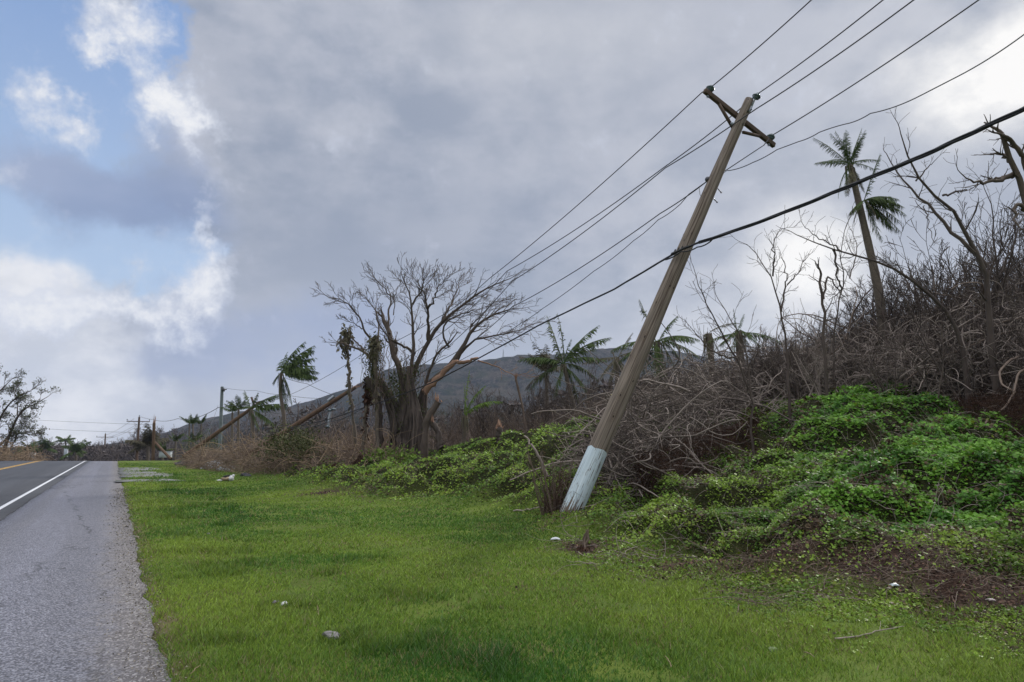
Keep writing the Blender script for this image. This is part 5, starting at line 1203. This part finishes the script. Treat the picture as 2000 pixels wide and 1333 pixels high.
# uprooted clumps, stumps, sticks
def rootball(name, label, px, py, Y, w_, h_, seed, material='rust_fern', cat='root clump', top=True):
    r_ = np.random.default_rng(seed); b = at(px, py, Y); b.z = h1(b.x, b.y) - .03; o = empty(name, b, label, cat); mb = MB()
    for k in range(260):
        a_ = r_.uniform(0, 6.28); rr = w_ * r_.random() ** .6; p0 = np.array([b.x + math.cos(a_) * rr, b.y + math.sin(a_) * rr, b.z]); p1 = np.array([b.x + math.cos(a_) * rr * .3, b.y + math.sin(a_) * rr * .3, b.z + h_ * r_.uniform(.4, 1.05) * (1 - .5 * rr / w_)])
        m_ = (p0 + p1) / 2 + r_.normal(0, w_ * .12, 3); mb.line([p0, m_, p1], [.018 * w_ * 2, .014 * w_ * 2, .006 * w_], 3)
    mb.build('roots', M[material], o); return o
rootball('root_clump', 'dark red brown fibrous root clump at the foot of the vine covered boles', 705, 897, 28.5, .55, .9, 1)
rootball('root_clump', 'small dark root clump low in the vines by the straw brush', 655, 905, 27, .5, .35, 2)
st = rootball('torn_stump', 'small torn dark stump poking from the lawn edge before the leaning pole', 1140, 1052, 10.6, .16, .16, 3)
mb = MB(); b = st.location
for k in range(7): mb.line([b + Vector((rng.normal(0, .02), rng.normal(0, .02), .05)), b + Vector((.03 + rng.normal(0, .03), rng.normal(0, .03), .2)), b + Vector((.04 + rng.normal(0, .03), rng.normal(0, .03), rng.uniform(.22, .36)))], [.022, .016, .005], 5)
mb.build('splinters', M['dead_wood'], st)
sb = empty('stem_cluster', gz(at(1088, 1000, 13.2)), 'cluster of upright dead brown stems close beside the painted pole foot', 'dead plant'); r_ = np.random.default_rng(17); mb = MB(); b = sb.location
for k in range(46):
    p0 = np.array([b.x + r_.normal(0, .13), b.y + r_.normal(0, .12), b.z]); a_ = np.array([r_.normal(-.08, .2), r_.normal(0, .15), 1]); L = r_.uniform(.4, 1.3); mb.line([p0 + a_ * L * k_ / 5 + r_.normal(0, .015, 3) for k_ in range(6)], np.linspace(r_.uniform(.008, .02), .004, 6), 4)
mb.build('stems', M['dead_wood'], sb); mb = MB()
for k in range(500): p0 = np.array([b.x + r_.normal(.05, .2), b.y + r_.normal(0, .15), b.z + r_.random() ** 1.5 * .8]); mb.line([p0, p0 + r_.normal(0, .06, 3), p0 + r_.normal(0, .12, 3)], [.004, .003, .002], 3)
mb.build('twigs', M['rust_fern'], sb)
def stick(label, pts, r0, r1, material='dead_wood', seed=1, fork=2, name='broken_branch'):
    r_ = np.random.default_rng(seed); mb = MB(); Q = limb(mb, pts, r0, r1, r_, twigs=fork, tl=(Vector(pts[0]) - Vector(pts[-1])).length * .25, lv=0, wob_=r0 * .5, sides=8, rmin=.002)
    o = mb.build(name, M[material], origin=pts[0]); return tag(o, label, 'branch')
def gp_(px, py, Y, dz=.015): p = at(px, py, Y); p.z = h1(p.x, p.y) + dz; return p
stick('pale broken branch leaning up out of the dead stem cluster', [at(1068, 930, 13.3), at(1058, 900, 13.3), at(1045, 880, 13.4), at(1024, 850, 13.6)], .032, .016, 'vine_stem', 2, 0)
def ongr(px, py, dz=.015):
    """first point where the sight line meets the ground"""
    d = ray(px, py); Ys = np.geomspace(3, 60, 4000); k = Ys / d[1]; zz = CAMZ + d[2] * k; g = H(d[0] * k, Ys); j = int(np.argmax(zz < g)); p = Vector((d[0] * k[j], Ys[j], g[j] + dz)); return p
stick('pale bare twig lying on the grass near the bottom of view', [ongr(1631, 1252), ongr(1680, 1246), ongr(1712, 1238), ongr(1748, 1237, .04)], .008, .004, 'vine_stem', 3, 2)
stick('bleached thin branch lying on the ground beside the painted pole foot', [ongr(1003, 1000), ongr(1030, 999, .03), ongr(1060, 994, .05), ongr(1075, 996)], .018, .008, 'vine_stem', 4, 3)
for a_, b_, l in (((1570, 1278), (1592, 1292), 'short pale twig in the grass at the bottom of view'), ((1312, 1308), (1300, 1290), 'thin bent dry stalk at the very bottom of the lawn'), ((622, 1205), (620, 1190), 'tiny pale splinter standing in the grass near the white stone'), ((372, 1322), (392, 1308), 'yellow dry stalk lying at the grass edge of the shoulder')):
    stick(l, [ongr(*a_), (ongr(*a_) + ongr(*b_)) / 2 + Vector((0, 0, .02)), ongr(*b_, .03)], .004, .002, 'straw', 5, 0, 'dry_stalk')
def rock(label, px, py, s_, col_, seed, name='stone', cat='stone', sq=(1, .8, .6), Y=None):
    c_ = ongr(px, py, 0) if Y is None else gp_(px, py, Y, 0); r_ = np.random.default_rng(seed); import bmesh
    bm = bmesh.new(); bmesh.ops.create_icosphere(bm, subdivisions=3, radius=1.0); pl = [(unit(r_.normal(0, 1, 3)), r_.uniform(.55, .85)) for _ in range(9)]
    for v in bm.verts:
        q_ = np.array(v.co)
        for nn, d_ in pl:
            e_ = q_ @ nn - d_
            if e_ > 0: q_ = q_ - nn * e_ * .9
        q_ = q_ * (1 + .06 * r_.standard_normal()); v.co = Vector(q_ * s_ * np.array(sq))
    me = bpy.data.meshes.new(name); bm.to_mesh(me); bm.free(); me.materials.append(col_); o = bpy.data.objects.new(name, me); COL.objects.link(o); o.location = c_ + Vector((0, 0, s_ * sq[2] * .25)); return tag(o, label, cat)
stone = flat('grey_stone', (.17, .16, .155), .9, .4, 12); wst = flat('white_stone', (.50, .50, .48), .85, .25, 14); dst = flat('dark_stone', (.05, .05, .055), .85, .5, 8); plas = flat('pale_plastic', (.40, .46, .48), .35, .2, 5, .5)
rock('flat grey stone sunk in the grass near the shoulder', 646, 1247, .085, stone, 1); rock('small white stone in the grass above the grey stone', 555, 1182, .05, wst, 2); rock('tiny grey stone beside the small white stone', 540, 1178, .04, stone, 3); rock('pale rounded pebble in the grass at the bottom centre', 1508, 1272, .045, flat('mossy_stone', (.15, .19, .09), .9, .2, 9), 4)
rock('little grey stone in the lawn near the shoulder edge', 407, 1044, .035, stone, 5)
rock('dark grey rubble lump at the near end of the straw brush', 437, 915 + 4, .5, dst, 6, 'rubble', 'rubble', (1.2, .8, .5), 41) if False else None
for (px, py, s_, m_, l, sq) in ((359, 909, .55, dst, 'dark grey heap of rubble left of the straw brush', (1.3, .8, .62)), (337, 902, .38, wst, 'low pale rubble at the end of the verge', (1.5, .8, .5)), (333, 900, .26, stone, 'small grey rubble by the pale rubble', (1, .8, .6)), (346, 906, .22, flat('pinkish_rubble', (.3, .22, .19), .9, .3, 8), 'small pinkish rubble piece before the white sheet', (1.4, .8, .6)), (447, 918, .28, wst, 'white lump at the foot of the straw brush', (1.2, .8, .9)), (436, 920, .32, plas, 'pale blue tinted lump under the straw brush', (1.5, .8, .55)), (480, 931, .24, dst, 'dark stone where the straw brush meets the lawn', (1.3, .8, .6)), (311, 901, .18, wst, 'white lump by the foot of the snapped pole', (.8, .8, 1.2))):
    rock(l, px, py, s_, m_, px, 'rubble', 'rubble', sq, None)
def sheet(name, label, c_, w_, d_, hz, material, seed, cat, amp=.2):
    nx_, ny_ = 28, 18; U, W = np.meshgrid(np.linspace(-1, 1, nx_), np.linspace(-1, 1, ny_), indexing='ij'); rim = (1 - np.abs(U) ** 3) * (1 - np.abs(W) ** 3)
    Z = hz * rim * (.4 + .9 * fbm(U * 2 + seed, W * 2, 1.2, 4, seed)) + .02; X = U * w_ * (1 + amp * (fbm(W * 3, U * 2, 1, 3, seed + 2) - .5) * 2); Yy = W * d_ * (1 + amp * (fbm(U * 3, W, 1, 3, seed + 4) - .5) * 2)
    V = np.stack([X, Yy, Z], -1).reshape(-1, 3); i = np.arange(nx_ * ny_).reshape(nx_, ny_); q = np.stack([i[:-1, :-1], i[1:, :-1], i[1:, 1:], i[:-1, 1:]], -1).reshape(-1, 4)
    me = npmesh(name, V, [q], material); o = bpy.data.objects.new(name, me); COL.objects.link(o); o.location = c_; sl = o.modifiers.new('t', 'SOLIDIFY'); sl.thickness = .01; tag(o, label, cat); return o
sheet('crumpled_paper', 'white crumpled paper at the lawn edge before the torn stump', ongr(1085, 1056, 0), .075, .035, .03, flat('paper_white', (.62, .64, .66), .8, .1, 9), 3, 'litter')
sheet('plastic_scrap', 'bluish plastic scrap on the bare soil at the lower slope', ongr(1747, 1147, 0), .04, .03, .02, plas, 5, 'litter'); sheet('plastic_scrap', 'small pale scrap at the edge of the bare soil', ongr(1935, 1176, 0), .032, .025, .015, flat('pinkish_scrap', (.42, .36, .34), .8, .1, 9), 8, 'litter')
# bundle on the lawn
bn = empty('cloth_bundle', ongr(443, 940, 0), 'black tan and white bundle lying on the lawn before the straw brush', 'bundle'); b = bn.location
def lump(name, off, r_, material, seed, tilt=0):
    import bmesh
    bm = bmesh.new(); bmesh.ops.create_icosphere(bm, subdivisions=3, radius=1); q_ = np.random.default_rng(seed)
    for v in bm.verts: k = 1 + .28 * (fbm(np.array([v.co.x * 2 + v.co.z]), np.array([v.co.y * 2 + seed]), 1.3, 3, seed)[0] - .5) * 2; v.co = Vector((v.co.x * r_[0] * k, v.co.y * r_[1] * k, v.co.z * r_[2] * k)); 
    me = bpy.data.meshes.new(name); bm.to_mesh(me); bm.free(); me.materials.append(material); [setattr(p_, 'use_smooth', True) for p_ in me.polygons]; o = bpy.data.objects.new(name, me); COL.objects.link(o); o.parent = bn; o.location = off; o.rotation_euler = (0, tilt, 0)
blk = flat('black_cloth', (.02, .018, .018), .9, .3, 8); tan_ = flat('tan_cloth', (.32, .24, .16), .9, .2, 8); whc = flat('white_cloth', (.60, .59, .58), .9, .12, 8)
lump('tan_fold', (0, 0, .10), (.24, .15, .10), tan_, 1); lump('black_fold', (-.05, .05, .17), (.22, .15, .09), blk, 2, -.3); lump('white_fold', (.21, -.03, .12), (.12, .13, .12), whc, 3); lump('white_end', (.27, 0, .22), (.06, .07, .08), whc, 4, .4); lump('white_scrap', (-.32, -.03, .03), (.15, .10, .035), whc, 5)
# white sheets and boxes near the far end
sheet('plastic_sheet', 'crumpled white plastic sheeting beside the far brush pile', ongr(421, 916, 0), .9, .5, .55, flat('white_sheet', (.50, .53, .54), .5, .1, 3), 11, 'sheeting'); 
for px, py, Y, w_, h_, l in ((323, 893, 81, .62, .32, 'pale appliance sized box dumped by the snapped pole'), (60, 894, 104, .48, .35, 'small white utility box beside the far side of the road'), (128, 892, 150, .35, .9, 'narrow white roadside cabinet beyond the crest')):
    bx = empty('white_box', at(px, py + 1, Y), l, 'box'); c_ = bx.location + Vector((0, 0, h_)); mb = MB(); mb.box(c_, ((1, .2, 0), (-.2, 1, 0), (0, 0, 1)), (w_, w_ * .7, h_)); o = mb.build('body', M['steel'] if False else flat('box_paint', (.44, .48, .52), .6, .12, 3), bx, smooth=False); bv = o.modifiers.new('e', 'BEVEL'); bv.width = .04
    mb = MB(); mb.box(c_ + Vector((0, 0, h_ + .03)), ((1, .2, 0), (-.2, 1, 0), (0, 0, 1)), (w_ * 1.06, w_ * .76, .03)); mb.build('lid', flat('lid_paint', (.3, .33, .36), .6, .12, 3), bx, smooth=False)
# snapped standing snags near the bare tree
r_ = np.random.default_rng(77)
def snag(label, pts, r0, r1, material='dark_backlit_wood', seed=1):
    o = empty('broken_snag', Vector(pts[0]), label, 'dead tree'); mb = MB(); rr = np.random.default_rng(seed); Q = smooth_poly(pts, 14); Q += rr.normal(0, r0 * .12, Q.shape); mb.line(Q, np.linspace(r0, r1, 14) * rr.uniform(.8, 1.2, 14), 9); mb.build('trunk', M[material], o); mb = MB()
    for k in range(14): p0 = Q[-1] + rr.normal(0, r1 * .5, 3); mb.line([p0, p0 + np.array([rr.normal(0, .05), 0, rr.uniform(.08, .35)])], [r1 * .3, .004], 4)
    mb.build('splinters', M['red_wood'], o)
snag('thick splintered snag curving up right of the bare tree trunk', [gz(c3(690, 1200, 30)), c3(700, 1080, 30), c3(725, 990, 30), c3(775, 930, 30)], .20, .13, 'tree_bark', 2)
snag('short dark stump leaning right of the splintered snag', [gz(c3(790, 1180, 30)), c3(770, 1090, 30), c3(740, 1045, 30)], .16, .12, 'dark_backlit_wood', 3)
snag('stubby moss topped stump on the crest of the mound', [gz(at(978, 880, 27)), at(978, 862, 27), at(975, 838, 27)], .16, .13, 'dark_backlit_wood', 4)
snag('twisted dead trunk hung with rags between the bare tree and the ragged palm', [gz(at(1028, 850, 32)), at(1022, 800, 32), at(1008, 742, 32)], .06, .05, 'dead_wood', 5)

# ------------------------------------------------------------------ air
hz = bpy.data.meshes.new('haze'); import bmesh
bm = bmesh.new(); bmesh.ops.create_cube(bm, size=1); bm.to_mesh(hz); bm.free()
ho = bpy.data.objects.new('haze', hz); COL.objects.link(ho); ho.scale = (5000, 5000, 300); ho.location = (0, 0, 300 / 2 - 20); tag(ho, kind='stuff'); ho['label'] = 'thin bluish haze over the whole view'; ho['category'] = 'haze'
hm = bpy.data.materials.new('haze'); hm.use_nodes = True; hm.node_tree.nodes.clear(); t = NT(hm.node_tree); oo = t.node('ShaderNodeOutputMaterial'); pv = t.node('ShaderNodeVolumePrincipled')
pv.inputs['Color'].default_value = (.62, .74, 1, 1); pv.inputs['Density'].default_value = .00013; pv.inputs['Anisotropy'].default_value = .2; t.l.new(pv.outputs[0], oo.inputs['Volume']); hz.materials.append(hm)
